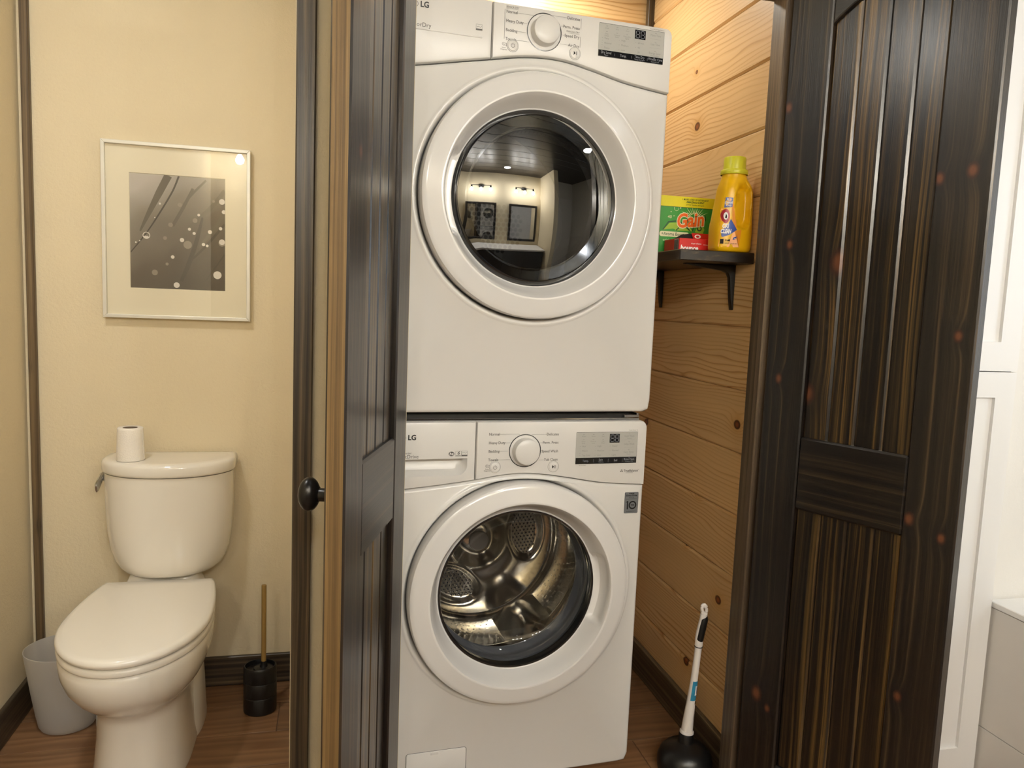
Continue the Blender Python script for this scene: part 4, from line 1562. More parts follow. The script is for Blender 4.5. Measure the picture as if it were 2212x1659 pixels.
# toilet roll on the tank lid
roll = empty('toilet_roll', (-0.566, 2.385, 0.781), 0, 'white toilet paper roll standing on the toilet tank lid', 'toilet roll')
rl = MB()
rl.lathe([(0.0195, 0.0925), (0.0200, 0.0955), (0.0325, 0.0960), (0.0345, 0.0940), (0.0350, 0.090), (0.0362, 0.05), (0.0378, 0.020), (0.0385, 0.003), (0.0378, 0.0005), (0.020, 0.0005)], 40, 'Z')
rl.obj('paper', M['paper'], roll, smooth=50)
MB().lathe([(0.0200, 0.0950), (0.0192, 0.0948), (0.0192, 0.0008), (0.0200, 0.0006)], 32, 'Z').obj('core', M['card'], roll)
MB().tube([(0.0372, -0.0040, 0.003), (0.0350, -0.0046, 0.094)], [(0.0022, 0.007), (0.0018, 0.006)], 8).obj('loose_sheet', M['paper'], roll)

# ------------------------------------------------------------------ waste bin, toilet brush
bn = empty('waste_bin', (-0.735, 2.345, 0), 0, 'frosted translucent plastic waste bin on the floor left of the toilet', 'bin')
b = MB()
no, ni = [], []
for z, rx, ry in ((0.0008, 0.060, 0.055), (0.004, 0.070, 0.064), (0.014, 0.0755, 0.069), (0.05, 0.0825, 0.075), (0.12, 0.0930, 0.085), (0.20, 0.1040, 0.094), (0.236, 0.1090, 0.098), (0.239, 0.1090, 0.098), (0.2395, 0.1075, 0.0965), (0.236, 0.1068, 0.0958), (0.12, 0.0912, 0.083), (0.02, 0.0735, 0.067), (0.006, 0.058, 0.053)):
    no.append([(rx * cos(2 * pi * i / 56), ry * sin(2 * pi * i / 56), z) for i in range(56)])
b.rings(no, True, True, True)
b.obj('bin_body', M['frosted'], bn, smooth=50)

br = empty('toilet_brush', (-0.197, 2.335, 0), 0, 'black toilet brush holder with gold handle on the floor right of the toilet', 'toilet brush')
h = MB()
pts = []
for z, s_ in ((0.0005, 0.044), (0.003, 0.0475), (0.008, 0.0488), (0.052, 0.0490), (0.0535, 0.0478), (0.055, 0.0490), (0.098, 0.0490), (0.0995, 0.0478), (0.101, 0.0490), (0.138, 0.0490), (0.145, 0.0482), (0.148, 0.0462), (0.1475, 0.0440), (0.140, 0.0425), (0.134, 0.0420)):
    pts.append([(s_ * 1.0 * cos(2 * pi * i / 48), s_ * 0.86 * sin(2 * pi * i / 48), z) for i in range(48)])
h.rings(pts, True, True, True)
h.obj('holder', M['black_plastic'], br, smooth=35)
MB().lathe([(0.030, 0.1345), (0.028, 0.1400), (0.012, 0.1430), (0.0095, 0.150), (0.0090, 0.160)], 24, 'Z', (0.010, 0, 0), True, True).obj('collar', M['black_plastic'], br)
MB().lathe([(0.0074, 0.158), (0.0074, 0.398), (0.0068, 0.4005), (0.0, 0.4010)], 20, 'Z', (0.010, 0, 0)).obj('handle', M['gold'], br)

# ------------------------------------------------------------------ framed print
pic = empty('framed_print', (-0.4545, YB - 0.0008, 1.4515), 0, 'silver framed black and white print of dewy grass stems on cream wall', 'picture')
w2, h2, fw = 0.2085, 0.2600, 0.0105
bars = [((-w2, -h2), (w2, -h2), (w2 - fw, -h2 + fw), (-w2 + fw, -h2 + fw)), ((w2, -h2), (w2, h2), (w2 - fw, h2 - fw), (w2 - fw, -h2 + fw)),
        ((w2, h2), (-w2, h2), (-w2 + fw, h2 - fw), (w2 - fw, h2 - fw)), ((-w2, h2), (-w2, -h2), (-w2 + fw, -h2 + fw), (-w2 + fw, h2 - fw))]
for q in bars:
    MB().prism(q, -0.0240, -0.0005, 0.0012).obj('frame_bar', M['alu'], pic, smooth=0)
px0, px1, pz0, pz1 = -0.1350, 0.1350, -0.1700, 0.1710
mbd = MB()
ov, hv = mbd.holed([(-w2 + 0.009, -h2 + 0.009), (w2 - 0.009, -h2 + 0.009), (w2 - 0.009, h2 - 0.009), (-w2 + 0.009, h2 - 0.009)], [[(px0, pz0), (px1, pz0), (px1, pz1), (px0, pz1)]], -0.0120)
mbd.skirt(hv[0], [(px0 + 0.0012, -0.0102, pz0 + 0.0012), (px1 - 0.0012, -0.0102, pz0 + 0.0012), (px1 - 0.0012, -0.0102, pz1 - 0.0012), (px0 + 0.0012, -0.0102, pz1 - 0.0012)])
mbd.obj('mat_board', M['mat_board'], pic, smooth=0)
pr = MB()
rect(pr, px0, px1, pz0, pz1, -0.0100)
pho = pr.obj('photo_print', M['photo'], pic, smooth=0)


def pz(u, v):
    """print coordinates from the unit square (v down)"""
    return (px0 + 0.002 + (px1 - px0 - 0.004) * u, pz1 - 0.002 - (pz1 - pz0 - 0.004) * v)


def curve(pts, w, mb, y):
    P = [pz(*p) for p in pts]
    out, ws = [], []
    n = 8
    for i in range(len(P) - 1):
        p0, p1, p2, p3 = P[max(i - 1, 0)], P[i], P[i + 1], P[min(i + 2, len(P) - 1)]
        for k in range(n):
            t = k / n
            out.append(tuple(0.5 * (2 * p1[j] + (p2[j] - p0[j]) * t + (2 * p0[j] - 5 * p1[j] + 4 * p2[j] - p3[j]) * t * t + (3 * p1[j] - p0[j] - 3 * p2[j] + p3[j]) * t ** 3) for j in (0, 1)))
            ws.append(w[i] + (w[i + 1] - w[i]) * t)
    out.append(P[-1])
    ws.append(w[-1])
    stroke(mb, out, ws, y)


sf = MB()
curve([(0.40, 0.0), (0.30, 0.16), (0.18, 0.36), (0.10, 0.5)], [0.022, 0.020, 0.012, 0.004], sf, -0.01004)
curve([(0.66, 0.1), (0.55, 0.28), (0.44, 0.44)], [0.008, 0.010, 0.010], sf, -0.01004)
curve([(1.0, 0.10), (0.86, 0.25), (0.62, 0.45), (0.48, 0.66)], [0.012, 0.012, 0.010, 0.005], sf, -0.01004)
curve([(1.0, 0.30), (0.88, 0.45), (0.72, 0.62)], [0.010, 0.012, 0.006], sf, -0.01004)
curve([(0.80, 0.02), (0.66, 0.14), (0.56, 0.24)], [0.006, 0.007, 0.005], sf, -0.01005)
sf.obj('soft_stems', M['stem_soft'], pho, smooth=0, fix=False, kind='stuff')
sd = MB()
curve([(0.51, 0.0), (0.44, 0.14), (0.30, 0.34), (0.16, 0.52), (0.0, 0.69)], [0.0052, 0.005, 0.0045, 0.0036, 0.003], sd, -0.01010)
curve([(0.76, 0.35), (0.70, 0.55), (0.62, 0.75), (0.53, 0.93)], [0.006, 0.012, 0.014, 0.010], sd, -0.01010)
curve([(1.0, 0.40), (0.82, 0.58), (0.66, 0.72)], [0.007, 0.008, 0.006], sd, -0.01010)
curve([(1.0, 0.67), (0.90, 0.79), (0.78, 0.93)], [0.0045, 0.005, 0.0012], sd, -0.01010)
sd.obj('dark_stems', M['stem'], pho, smooth=0, fix=False, kind='stuff')
ds_ = MB()
for u, v, r_ in ((0.42, 0.43, .0065), (0.36, 0.55, .0055), (0.25, 0.86, .0085), (0.60, 0.60, .012), (0.38, 0.78, .0045), (0.52, 0.25, .0065), (0.68, 0.38, .007), (0.97, 0.57, .010), (0.88, 0.20, .004)):
    disc(ds_, *pz(u, v), r_, -0.01016, 18)
ds_.obj('soft_drops', M['drop_soft'], pho, smooth=0, fix=False, kind='stuff')
db = MB()
for u, v, r_ in ((0.54, 0.56, .0062), (0.62, 0.46, .0045), (0.67, 0.495, .0045), (0.84, 0.475, .006), (0.77, 0.59, .0050), (0.81, 0.60, .0040), (0.44, 0.715, .0052), (0.72, 0.33, .004), (0.97, 0.56, .0085), (0.92, 0.86, .0120), (0.48, 0.965, .0085),
                 (0.97, 0.20, .0085), (0.99, 0.29, .006), (0.955, 0.44, .0050), (0.255, 0.375, .0018), (0.095, 0.585, .0018), (0.055, 0.60, .0024), (0.31, 0.25, .003)):
    disc(db, *pz(u, v), r_, -0.01022, 18, 1.0)
arc(db, *pz(0.165, 0.535), 0.0085, 0.0105, 0, 360, -0.01022, 24)
arc(db, *pz(0.165, 0.535), 0.0020, 0.0085, 200, 330, -0.01022, 12)
db.obj('bright_drops', M['drop'], pho, smooth=0, fix=False, kind='stuff')
MB().box(-w2 + 0.009, w2 - 0.009, -0.0182, -0.0166, -h2 + 0.009, h2 - 0.009).obj('glass_sheet', M['glass_clear'], pic, smooth=0)

# ------------------------------------------------------------------ shelf with laundry supplies
SZ = 1.436
sh = empty('wall_shelf', (XP - 0.0008, 1.815, SZ), 0, 'dark stained wooden shelf on two black iron brackets on pine wall', 'shelf')
MB().box(-0.212, 0.0, 0.0, 0.63, -0.028, 0.0, 0.002, 1).obj('shelf_board', M['dark_y'], sh, smooth=0)
for y in (0.100, 0.565):
    bk = MB()
    n = 10
    arm = [(-0.150, -0.0285), (0.0, -0.0285), (0.0, -0.150)]
    inner = [(-0.0040, -0.150), (-0.0090, -0.120), (-0.0130, -0.085), (-0.0155, -0.062), (-0.022, -0.050), (-0.036, -0.0445), (-0.070, -0.0405), (-0.110, -0.0365), (-0.150, -0.0315)]
    bk.prism(arm + inner, y - 0.009, y + 0.009, 0.002)
    bk.obj('bracket', M['black_metal'], sh, smooth=35)

# liquid detergent bottle
SX, SY = 1.0252, 1.8580
bot = empty('detergent_bottle', (SX, SY, SZ + 0.0005), 0, 'yellow laundry detergent bottle with lime cap and handle on the shelf', 'bottle')


def sup(hw, hd, p=4.0, n=44, cx=0.0, cy=0.0):
    pts = []
    for i in range(n):
        a = 2 * pi * i / n
        c, s_ = cos(a), sin(a)
        pts.append((cx + hw * math.copysign(abs(c) ** (2 / p), c), cy + hd * math.copysign(abs(s_) ** (2 / p), s_)))
    return pts


bs = [(0.0, 0.042, 0.031, 0), (0.003, 0.048, 0.037, 0), (0.010, 0.0510, 0.0400, 0), (0.060, 0.0520, 0.0405, 0), (0.075, 0.0508, 0.0405, 0.0005), (0.082, 0.0495, 0.0398, 0.001), (0.110, 0.0475, 0.0390, 0.0028), (0.140, 0.0445, 0.0382, 0.0045), (0.156, 0.0430, 0.0375, 0.0050), (0.168, 0.0410, 0.0358, 0.0045), (0.180, 0.0370, 0.0330, 0.003), (0.190, 0.0332, 0.0310, 0.0015), (0.200, 0.0316, 0.0302, 0.0005), (0.205, 0.0312, 0.0300, 0.0005)]
# front and back faces dip into a hollow beside the grip
loftb = MB()
NB = 72
rs = []
for z, hw, hd, cx in bs:
    rs.append((z, hw, hd, cx))
dense = []
for (a, b_) in zip(rs, rs[1:]):
    k = max(1, int((b_[0] - a[0]) / 0.006))
    for i in range(k):
        t = i / k
        dense.append(tuple(a[j] + (b_[j] - a[j]) * t for j in range(4)))
dense.append(rs[-1])
rings_ = []
for z, hw, hd, cx in dense:
    ring = []
    p = 3.6 if z < 0.165 else 3.6 - 1.6 * min(1, (z - 0.165) / 0.03)
    for x, y in sup(hw, hd, p, NB, cx):
        # rounded slot: recess, x from 0 to 0.03, z from 0.058 to 0.150
        ex, ez = (x - 0.0135 - 0.01 * (z - 0.11)) / 0.0200, (z - 0.116) / 0.053
        e = abs(ex) ** 3.2 + abs(ez) ** 4.5
        if abs(y) > hd * 0.5:
            dd_ = 0.023 / (1 + math.exp((e - 1.0) * 9.0)) if e < 3 else 0
            y = y - math.copysign(dd_, y)
        ring.append((x, y, z))
    rings_.append(ring)
loftb.rings(rings_, True, True, True)
loftb.obj('bottle_body', M['yellow'], bot, smooth=60)
cpb = MB()
cpb.lathe([(0.0345, 0.2010), (0.0352, 0.2020), (0.0352, 0.2115), (0.0340, 0.2135), (0.0295, 0.2140)], 48, 'Z', (0.0005, 0, 0))
for k in range(1):
    rg = []
    for z, rr_ in ((0.2138, 0.0290), (0.2160, 0.0288), (0.2440, 0.0282), (0.2462, 0.0272), (0.2468, 0.0245)):
        rg.append([(0.0005 + (rr_ - (0.0006 if i % 2 else 0)) * cos(2 * pi * i / 72), (rr_ - (0.0006 if i % 2 else 0)) * sin(2 * pi * i / 72), z) for i in range(72)])
    cpb.rings(rg, True, False, True)
cpb.obj('cap', M['yellow_cap'], bot, smooth=35)
# label hugging the front face
FYA = -0.0432


def onb(x, z):
    """y of the bottle's front at x,z (same surface as above, without the slot)"""
    for a, b_ in zip(rs, rs[1:]):
        if a[0] <= z <= b_[0]:
            t = (z - a[0]) / (b_[0] - a[0])
            hw, hd, cx = (a[j] + (b_[j] - a[j]) * t for j in (1, 2, 3))
            q = min(abs((x - cx) / hw), 1.0)
            return -hd * (1 - q ** 3.6) ** (1 / 3.6)
    return FYA


def wrap(mb, off):
    # subdivide, then drape
    bmesh.ops.triangulate(mb.bm, faces=mb.bm.faces)
    for _ in range(3):
        es = [e for e in mb.bm.edges if e.calc_length() > 0.006]
        if es:
            bmesh.ops.subdivide_edges(mb.bm, edges=es, cuts=1)
    for v in mb.bm.verts:
        v.co.y = onb(v.co.x, v.co.z) - off


def squeeze(mb):
    for v in mb.bm.verts:
        v.co.x = max(-0.0505 + (v.co.x + 0.056) * 0.68, -0.0470 + 0.02 * max(v.co.z - 0.07, 0))


lb = MB()
lb.poly([(-0.056, 0.012), (0.026, 0.012), (0.0330, 0.058), (0.006, 0.052), (-0.006, 0.070), (-0.011, 0.110), (-0.0105, 0.138), (-0.036, 0.138), (-0.046, 0.105), (-0.055, 0.070)])
squeeze(lb)
wrap(lb, 0.0004)
lb.obj('label', M['orange_label'], bot, smooth=60, fix=False)
lb = MB()
lb.poly([(-0.045, 0.040), (-0.0420, 0.0362), (-0.015, 0.0430), (0.013, 0.0565), (-0.004, 0.0650), (-0.010, 0.0800), (-0.0140, 0.0830), (-0.030, 0.062), (-0.047, 0.055)])
lb.poly([(-0.0385, 0.112), (-0.0105, 0.114), (-0.0085, 0.1375), (-0.033, 0.1385)])
lb.poly([(-0.002, 0.0300), (0.0120, 0.0335), (0.0145, 0.0395), (0.001, 0.0365)])
squeeze(lb)
wrap(lb, 0.0008)
lb.obj('label_blue_panel', M['blue'], bot, smooth=60, fix=False, kind='stuff')
lb = MB()
arc(lb, -0.0330, 0.0905, 0.0095, 0.0185, 0, 360, 0, 32, 0.78)
squeeze(lb)
wrap(lb, 0.0010)
lb.obj('label_red_roundel', M['dkred'], bot, smooth=60, fix=False)
lb = MB()
disc(lb, -0.0330, 0.0905, 0.0098, 0, 24, 0.78)
stl = []
text(stl, 'PLUS', 0.0085, -0.0230, 0.1325, 'CENTER', 0.0003, 0, 0.8)
text(stl, 'STAINFIGHT', 0.0075, -0.0232, 0.1245, 'CENTER', 0.0003, 0, 0.65)
text(stl, 'POWER', 0.0068, -0.0240, 0.1170, 'CENTER', 0.0002, 0, 0.8)
text(stl, 'OXI', 0.0150, -0.0335, 0.0645, 'CENTER', 0.0006, 0, 0.85, 0.2)
text(stl, 'CLEAN', 0.0150, -0.0300, 0.0510, 'CENTER', 0.0007, 0, 0.80, 0.2)
rect(lb, 0.0030, 0.0105, 0.0335, 0.0350, 0)
flush(lb, stl)
squeeze(lb)
wrap(lb, 0.0013)
lb.obj('label_white_lettering', M['white_print'], bot, smooth=60, fix=False, kind='stuff')
lb = MB()
lb.poly([(-0.0365, 0.0845), (-0.0300, 0.0845), (-0.0290, 0.0900), (-0.0325, 0.0965), (-0.0345, 0.0900)])
text(stl, 'HE', 0.0065, -0.0205, 0.0285, 'LEFT', 0.0003, 0)
text(stl, '33 Loads', 0.0062, -0.0325, 0.0285, 'LEFT', 0.0002, 0, 0.8)
text(stl, '50 FL OZ (1.56 QT) 1.47 L', 0.0050, -0.0325, 0.0205, 'LEFT', 0, 0, 0.9)
rect(lb, -0.0475, -0.0370, 0.0195, 0.0315, 0)
flush(lb, stl)
squeeze(lb)
wrap(lb, 0.0014)
lb.obj('label_dark_lettering', M['brown_dark'], bot, smooth=60, fix=False, kind='stuff')

# green powder detergent carton
gx0, gx1, gz = 0.889, 1.0565, 0.160
gb = empty('detergent_box', (gx0, 2.006, SZ + 0.0005), 0, 'green and yellow laundry powder carton at the back of the shelf', 'box')
gw = gx1 - gx0
MB().box(0, gw, 0, 0.075, 0, gz, 0.0008, 1).obj('carton', M['green'], gb, smooth=0)
y = -0.0006
a_ = MB()
rect(a_, 0, gw, gz - 0.029, gz, y)
a_.obj('carton_band', M['yellow_print'], gb, smooth=0, fix=False)
a_ = MB()
cx, cz = 0.104, 0.100
for k in range(13):
    an = R(18 + 12 * k)
    r1 = 0.032 + 0.010 * (k % 2)
    wv = 0.0011
    a_.poly([(cx + 0.016 * cos(an) + wv * sin(an), cz + 0.014 * sin(an) - wv * cos(an)), (cx + r1 * 1.15 * cos(an), cz + r1 * sin(an)), (cx + 0.016 * cos(an) - wv * sin(an), cz + 0.014 * sin(an) + wv * cos(an))], y)
a_.poly(rrect(0.001, 0.090, 0.0475, 0.0620, 0.006, 4), y)
text(stl, '40', 0.0125, 0.029, 0.1020, 'CENTER', 0, y)
arc(a_, 0.0415, 0.1055, 0.0008, 0.0016, 0, 360, y, 10)
text(stl, 'original', 0.0100, 0.0115, 0.0380, 'LEFT', 0, y)
arc(a_, 0.048, 0.1270, 0.0065, 0.0074, 150, 380, y, 14)
disc(a_, 0.0600, 0.1285, 0.0020, y, 10)
disc(a_, 0.0320, 0.1165, 0.0016, y, 10)
flush(a_, stl)
a_.obj('carton_pale_print', M['pale_print'], gb, smooth=0, fix=False, kind='stuff')
a_ = MB()
a_.poly([(0.012, 0.066), (0.030, 0.086), (0.055, 0.088), (0.085, 0.074), (0.062, 0.066), (0.040, 0.070)], y)
a_.poly([(0.045, 0.066), (0.062, 0.080), (0.090, 0.078), (0.100, 0.066)], y - 0.0002)
a_.poly([(0.108, 0.064), (0.118, 0.086), (0.128, 0.092), (0.137, 0.072), (0.132, 0.060)], y)
a_.obj('carton_lime_leaves', M['lime_print'], gb, smooth=0, fix=False, kind='stuff')
a_ = MB()
stroke(a_, [(0.010, 0.066), (0.026, 0.088), (0.050, 0.092), (0.075, 0.084), (0.094, 0.066)], [0.003, 0.004, 0.004, 0.004, 0.002], y - 0.0004)
stroke(a_, [(0.050, 0.066), (0.062, 0.077), (0.080, 0.076), (0.090, 0.068)], [0.003, 0.0035, 0.003, 0.002], y - 0.0004)
stroke(a_, [(0.100, 0.066), (0.104, 0.082), (0.109, 0.096)], [0.003, 0.004, 0.002], y - 0.0004)
arc(a_, 0.121, 0.0745, 0.004, 0.0075, 0, 360, y - 0.0004, 18)
stroke(a_, [(0.132, 0.090), (0.138, 0.100), (0.137, 0.112)], [0.004, 0.004, 0.002], y - 0.0004)
text(stl, '+Aroma Boost', 0.0125, 0.006, 0.0548, 'LEFT', 0.0001, y - 0.0004, 0.92)
text(stl, '1 MORE LOAD OF DETERGENT', 0.0062, 0.104, gz - 0.0075, 'CENTER', 0.0001, y - 0.0004, 0.95)
text(stl, 'AMAZING SCENT', 0.0070, 0.104, gz - 0.0145, 'CENTER', 0.0002, y - 0.0004, 1.0)
text(stl, 'powder laundry detergent', 0.0052, 0.104, gz - 0.0215, 'CENTER', 0, y - 0.0004, 1.0)
rect(a_, 0.0, gw, gz - 0.0302, gz - 0.0288, y - 0.0002)
flush(a_, stl)
a_.obj('carton_dark_print', M['dkgreen'], gb, smooth=0, fix=False, kind='stuff')


def tilt_text(mb, body, size, x, z, bold, yy, ang, sq=1.0):
    text(stl, body, size, 0, 0, 'CENTER', bold, yy, sq, 0.18)
    n0 = len(mb.bm.verts)
    flush(mb, stl)
    mb.bm.verts.ensure_lookup_table()
    for v in mb.bm.verts[n0:]:
        X, Z = v.co.x, v.co.z
        v.co.x, v.co.z = x + X * cos(ang) - Z * sin(ang), z + X * sin(ang) + Z * cos(ang)


a_ = MB()
tilt_text(a_, 'Gain', 0.0530, 0.0905, 0.0945, 0.0038, y - 0.0008, R(7), 0.85)
a_.obj('carton_title_outline', M['pale_print'], gb, smooth=0, fix=False, kind='stuff')
a_ = MB()
tilt_text(a_, 'Gain', 0.0530, 0.0905, 0.0945, 0.0015, y - 0.0014, R(7), 0.85)
a_.obj('carton_title', M['orange'], gb, smooth=0, fix=False, kind='stuff')

# red dryer sheet box, opened, in front of the carton
rb = empty('dryer_sheet_box', (0.9045, 1.906, SZ + 0.0005), 0, 'small opened red dryer sheet box in front of the green carton', 'box')
MB().box(0, 0.110, 0, 0.095, 0, 0.036, 0.0008, 1).obj('carton', M['red'], rb, smooth=0)
fl = MB()
fl.poly([(0.006, 0.0362), (0.106, 0.0362), (0.104, 0.048), (0.055, 0.0545), (0.030, 0.050)], 0.055)
fl.obj('torn_flap', M['brown_dark'], rb, smooth=0, fix=False)
fl = MB()
fl.poly([(0.067, 0.0335), (0.115, 0.0335), (0.115, 0.0560), (0.058, 0.0560)], 0.0500)
f0 = fl.obj('front_flap', M['red'], rb, smooth=0, fix=False)
fl = MB()
arc(fl, 0.077, 0.0470, 0.0030, 0.0056, 0, 360, 0.0494, 24, 1.7)
rect(fl, 0.066, 0.098, 0.0365, 0.0372, 0.0494)
fl.obj('flap_emblem', M['white_print'], f0, smooth=0, fix=False, kind='stuff')
fl = MB()
text(stl, 'bounce', 0.0190, 0.0035, 0.0100, 'LEFT', 0.0008, -0.0008, 0.92, 0.1)
rect(fl, 0.070, 0.110, 0.0205, 0.0215, -0.0008)
flush(fl, stl)
text(stl, 'dryer sheets', 0.0060, 0.034, 0.0230, 'LEFT', 0, -0.0008)
flush(fl, stl)
fl.obj('lettering', M['white_print'], rb, smooth=0, fix=False, kind='stuff')
# side label with barcode on the short end
bc = MB()
for q in range(2):
    vs = [bc.bm.verts.new(p) for p in ((-0.0006, 0.030, 0.004), (-0.0006, 0.004, 0.004), (-0.0006, 0.004, 0.034), (-0.0006, 0.030, 0.034))]
    bc._face(vs)
    break
bc.obj('barcode_patch', M['white_print'], rb, smooth=0, fix=False)
bc = MB()
random.seed(3)
yy = 0.0055
while yy < 0.028:
    wv = random.choice((0.0006, 0.001, 0.0016))
    bc._face([bc.bm.verts.new(p) for p in ((-0.0010, yy + wv, 0.0055), (-0.0010, yy, 0.0055), (-0.0010, yy, 0.0325), (-0.0010, yy + wv, 0.0325))])
    yy += wv + random.choice((0.0006, 0.001))
bc.obj('barcode', M['black_print'], rb, smooth=0, fix=False, kind='stuff')

# ------------------------------------------------------------------ plunger
pl = empty('plunger', (0.982, 1.832, 0), 0, 'white handled plunger with black rubber cup on the floor by pine wall', 'plunger')
cupp = MB()
cupp.lathe([(0.0700, 0.0005), (0.0745, 0.004), (0.0765, 0.020), (0.0755, 0.034), (0.0690, 0.052), (0.0560, 0.066), (0.0400, 0.074), (0.0260, 0.078), (0.0215, 0.082), (0.0205, 0.104), (0.0190, 0.107), (0.0, 0.107)], 48, 'Z')
cupp.obj('rubber_cup', M['black_rubber'], pl, smooth=40)
AX = [(0.001, 0.0, 0.1075), (0.003, 0, 0.14), (0.008, 0, 0.20), (0.013, 0, 0.26), (0.017, 0, 0.32), (0.0195, 0, 0.360)]
hd = MB()
hd.tube([(0.001, 0.0, 0.1075), (0.0012, 0, 0.112), (0.0014, 0, 0.113)], [0.0195, 0.0195, 0.0175], 28)
hd.tube(AX, [0.0165, 0.0150, 0.0120, 0.0100, 0.0095, 0.0098], 28)
# curved grip
GR = [(0.0196, 0, 0.360), (0.0200, 0, 0.368), (0.0190, 0, 0.378), (0.0205, 0, 0.395), (0.0245, 0, 0.415), (0.0285, 0, 0.435), (0.0290, 0, 0.450)]
hd.tube(GR, [0.0108, 0.0110, 0.0108, 0.0106, 0.0106, 0.0104, 0.0100], 24)
# hanging loop
lp = []
for i in range(25):
    a = 2 * pi * i / 24
    lp.append((0.0285 + 0.0066 * cos(a) - 0.002 * sin(a), -0.001, 0.4630 + 0.0125 * sin(a)))
hd.tube(lp, [(0.0044, 0.006)] * 25, 10)
hd.obj('handle', M['plunger_white'], pl, smooth=50)
gp = MB()
gp.tube([(0.0200, -0.0030, 0.371), (0.0202, -0.0045, 0.380), (0.0228, -0.0045, 0.397), (0.0266, -0.0045, 0.417), (0.0303, -0.0040, 0.436), (0.0312, -0.0025, 0.447)], [(0.0075, 0.006), (0.0102, 0.0085), (0.0104, 0.0088), (0.0104, 0.0088), (0.0100, 0.0085), (0.0070, 0.006)], 20)
gp.obj('grip_pad', M['black_rubber'], pl, smooth=60)
MB().tube([(0.0194, 0, 0.3560), (0.0195, 0, 0.3578)], 0.0113, 24).obj('grip_ring', M['black_rubber'], pl)


def cylpatch(z0, z1, a0, a1, off, ax, rad, n=10):
    b = MB()
    def pt(z, a):
        for (p, r0), (q, r1) in zip(zip(ax, rad), zip(ax[1:], rad[1:])):
            if p[2] <= z <= q[2]:
                t = (z - p[2]) / (q[2] - p[2])
                x = p[0] + (q[0] - p[0]) * t
                rr_ = r0 + (r1 - r0) * t + off
                return (x + rr_ * cos(R(a)), rr_ * sin(R(a)), z)
    m_ = 6
    for i in range(n):
        for j in range(m_):
            q = [pt(z0 + (z1 - z0) * jj / m_, a0 + (a1 - a0) * ii / n) for ii, jj in ((i, j), (i + 1, j), (i + 1, j + 1), (i, j + 1))]
            b._face([b.bm.verts.new(p) for p in q])
    bmesh.ops.remove_doubles(b.bm, verts=b.bm.verts, dist=1e-6)
    return b


RA = [0.0165, 0.0150, 0.0120, 0.0100, 0.0095, 0.0098]
cylpatch(0.205, 0.260, -130, 30, 0.0003, AX, RA).obj('blue_label', M['teal'], pl, smooth=60)
cylpatch(0.220, 0.247, -82, -20, 0.0006, AX, RA).obj('label_oval', M['white_print'], pl, smooth=60)
cylpatch(0.224, 0.243, -58, -48, 0.0009, AX, RA, 3).obj('label_lettering', M['blue'], pl, smooth=60)
cylpatch(0.194, 0.203, -62, -22, 0.0005, AX, RA, 5).obj('label_silhouette', M['black_print'], pl, smooth=60)
cylpatch(0.150, 0.168, -55, -30, 0.0005, AX, RA, 4).obj('small_print', M['light_print'], pl, smooth=60)

# ------------------------------------------------------------------ linen cabinet on the right, bath surround
cb = empty('linen_cabinet', (1.222, YF - 0.004, 0), 0, 'tall white built-in linen cabinet with shaker doors behind the right door', 'cabinet')
MB().box(0, 0.569, 0.006, 0.42, 0.0, 2.29, 0.001, 1).obj('carcass', M['cabinet'], cb, smooth=0)


def shaker(z0, z1, sw, rb_, rt, name='cabinet_door'):
    x0, x1 = 0.003, 0.5665
    d = MB()
    o = [(x0, z0), (x1, z0), (x1, z1), (x0, z1)]
    i_ = [(x0 + sw, z0 + rb_), (x1 - sw, z0 + rb_), (x1 - sw, z1 - rt), (x0 + sw, z1 - rt)]
    ov, hv = d.holed(o, [i_], -0.018)
    d.skirt(hv[0], [(p[0], -0.0085, p[1]) for p in i_])
    v = d.skirt(ov, [(p[0] + (-0.001 if p[0] < 0.2 else 0.001) * 0, -0.017, p[1]) for p in o])
    d.skirt(v, [(p[0], 0.0055, p[1]) for p in o])
    dd_ = d.obj(name, M['cabinet'], cb, smooth=0)
    MB().box(x0 + sw - 0.004, x1 - sw + 0.004, -0.0083, -0.003, z0 + rb_ - 0.004, z1 - rt + 0.004).obj('panel', M['cabinet'], dd_, smooth=0)


shaker(0.02, 1.1490, 0.062, 0.07, 0.068)
shaker(1.1520, 2.27, 0.062, 0.077, 0.07)

# bath surround: tiled apron whose long side faces the camera's left
bt = empty('bath_surround', (1.795, 0.0, 0), 0, 'pale tiled bath surround with white top edge right of linen cabinet', 'bath')
MB().box(0.008, 0.90, 0.10, 1.672, 0.0, 0.494).obj('surround_base', M['white_wall'], bt, smooth=0)
tl = plain('pale_stone_tile', '#e4ded6', 0.45, noise=0.08, nscale=9, bump=0.1, bscale=60)
for z0, z1, s0 in ((0.0, 0.148, 0.25), (0.148, 0.494, 0.0)):
    yv = 1.672
    first = True
    while yv > 0.11:
        ya = max(yv - (0.6 - (s0 if first else 0)), 0.10)
        MB().box(0.0005, 0.0078, ya + 0.001, yv - 0.001, z0 + 0.001, z1 - 0.001, 0.0006, 1).obj('tile', tl, bt, smooth=0)
        yv = ya
        first = False
MB().box(-0.002, 0.14, 0.10, 1.6735, 0.495, 0.512, 0.002, 1).obj('top_slab', M['cabinet'], bt, smooth=0)
MB().box(0.60, 0.90, 0.10, 1.6735, 0.495, 0.512, 0.002, 1).obj('top_slab', M['cabinet'], bt, smooth=0)

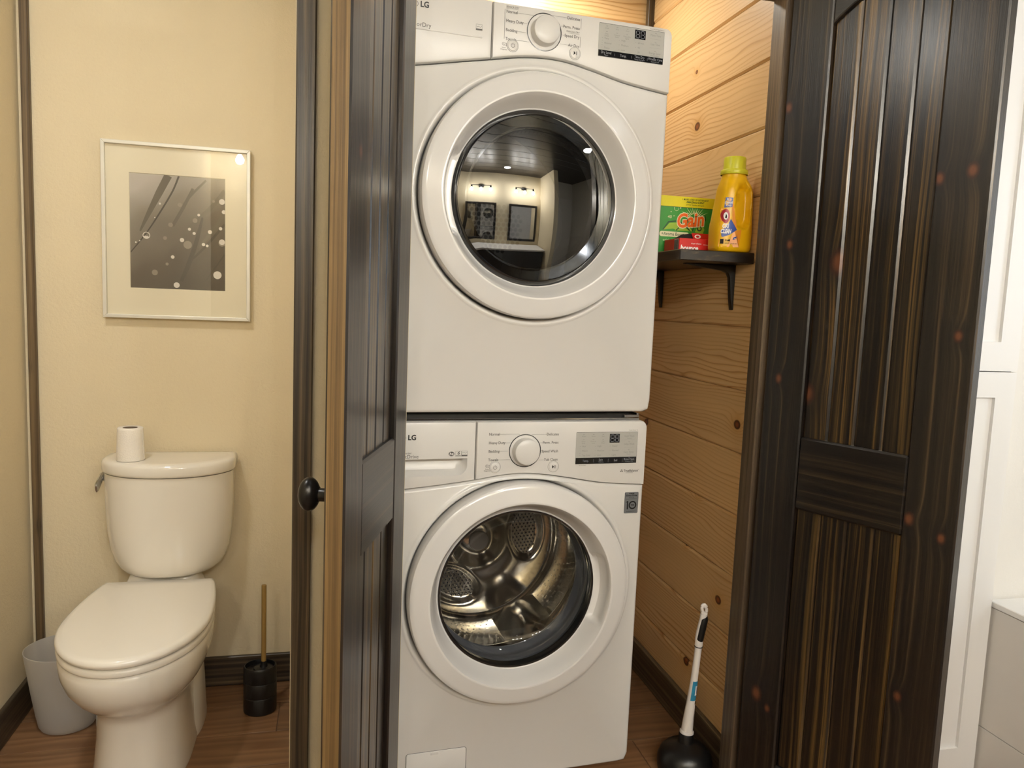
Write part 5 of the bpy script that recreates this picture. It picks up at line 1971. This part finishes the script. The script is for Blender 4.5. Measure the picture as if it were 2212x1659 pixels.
# ------------------------------------------------------------------ vanity side of the room, seen in the reflections
vn = empty('vanity_cabinet', (0.0, -1.098, 0), 0, 'dark wooden double vanity under the mirrors behind the camera', 'vanity')
MB().box(-0.15, 1.66, 0.0, 0.50, 0.0, 0.82, 0.003, 1).obj('carcass', M['dark_x'], vn, smooth=0)
for k in range(4):
    MB().box(-0.13 + 0.445 * k, 0.295 + 0.445 * k, 0.5005, 0.518, 0.06, 0.79, 0.004, 1).obj('cabinet_door', M['dark_v'], vn, smooth=0)
MB().box(-0.17, 1.68, 0.0, 0.53, 0.8205, 0.855, 0.004, 1).obj('worktop', M['cabinet'], vn, smooth=0)
for i, (mx, tx) in enumerate(((0.25, 'left'), (1.25, 'right'))):
    mr = empty('wall_mirror', (mx, -1.0985, 1.35), 0, 'dark framed mirror over the %s half of the vanity behind the camera' % tx, 'mirror', None)
    MB().box(-0.30, 0.30, 0.010, 0.013, -0.36, 0.36).obj('mirror_glass', M['mirror'], mr, smooth=0)
    for x0, x1, z0, z1 in ((-0.35, -0.30, -0.41, 0.41), (0.30, 0.35, -0.41, 0.41), (-0.30, 0.30, 0.36, 0.41), (-0.30, 0.30, -0.41, -0.36)):
        MB().box(x0, x1, 0.0, 0.028, z0, z1, 0.003, 1).obj('frame_bar', M['dark_v'], mr, smooth=0)
for mx, tx in ((0.25, 'left'), (1.25, 'right'), (-0.665, 'corner')):
    lt = empty('vanity_light', (mx, -1.0985, 2.33 if tx == 'corner' else 2.12), 0, 'black wall light with exposed warm bulbs over the %s of the vanity' % (tx + ' mirror' if tx != 'corner' else 'left end'), 'wall light')
    offs = (-0.21, 0.0, 0.21) if tx != 'corner' else (0.0,)
    MB().box(-0.06, 0.06, 0.0, 0.02, -0.03, 0.03, 0.004, 1).obj('wall_plate', M['black_metal'], lt)
    a_ = MB()
    a_.tube([(0, 0.02, 0.0), (0, 0.10, 0.0)], 0.007, 10)
    if len(offs) > 1:
        a_.tube([(-0.21, 0.10, 0.0), (0.21, 0.10, 0.0)], 0.007, 10)
    a_.obj('arm', M['black_metal'], lt)
    for q in offs:
        MB().lathe([(0.0, 0.0), (0.018, -0.002), (0.020, -0.05), (0.014, -0.056)], 16, 'Z', (q, 0.10, 0.005)).obj('socket', M['black_metal'], lt)
        bb_ = MB()
        bb_.lathe([(0.0, -0.125), (0.012, -0.123), (0.024, -0.113), (0.030, -0.098), (0.028, -0.083), (0.018, -0.066), (0.013, -0.053)], 16, 'Z', (q, 0.10, 0.005))
        bb_.obj('bulb', M['bulb'], lt)
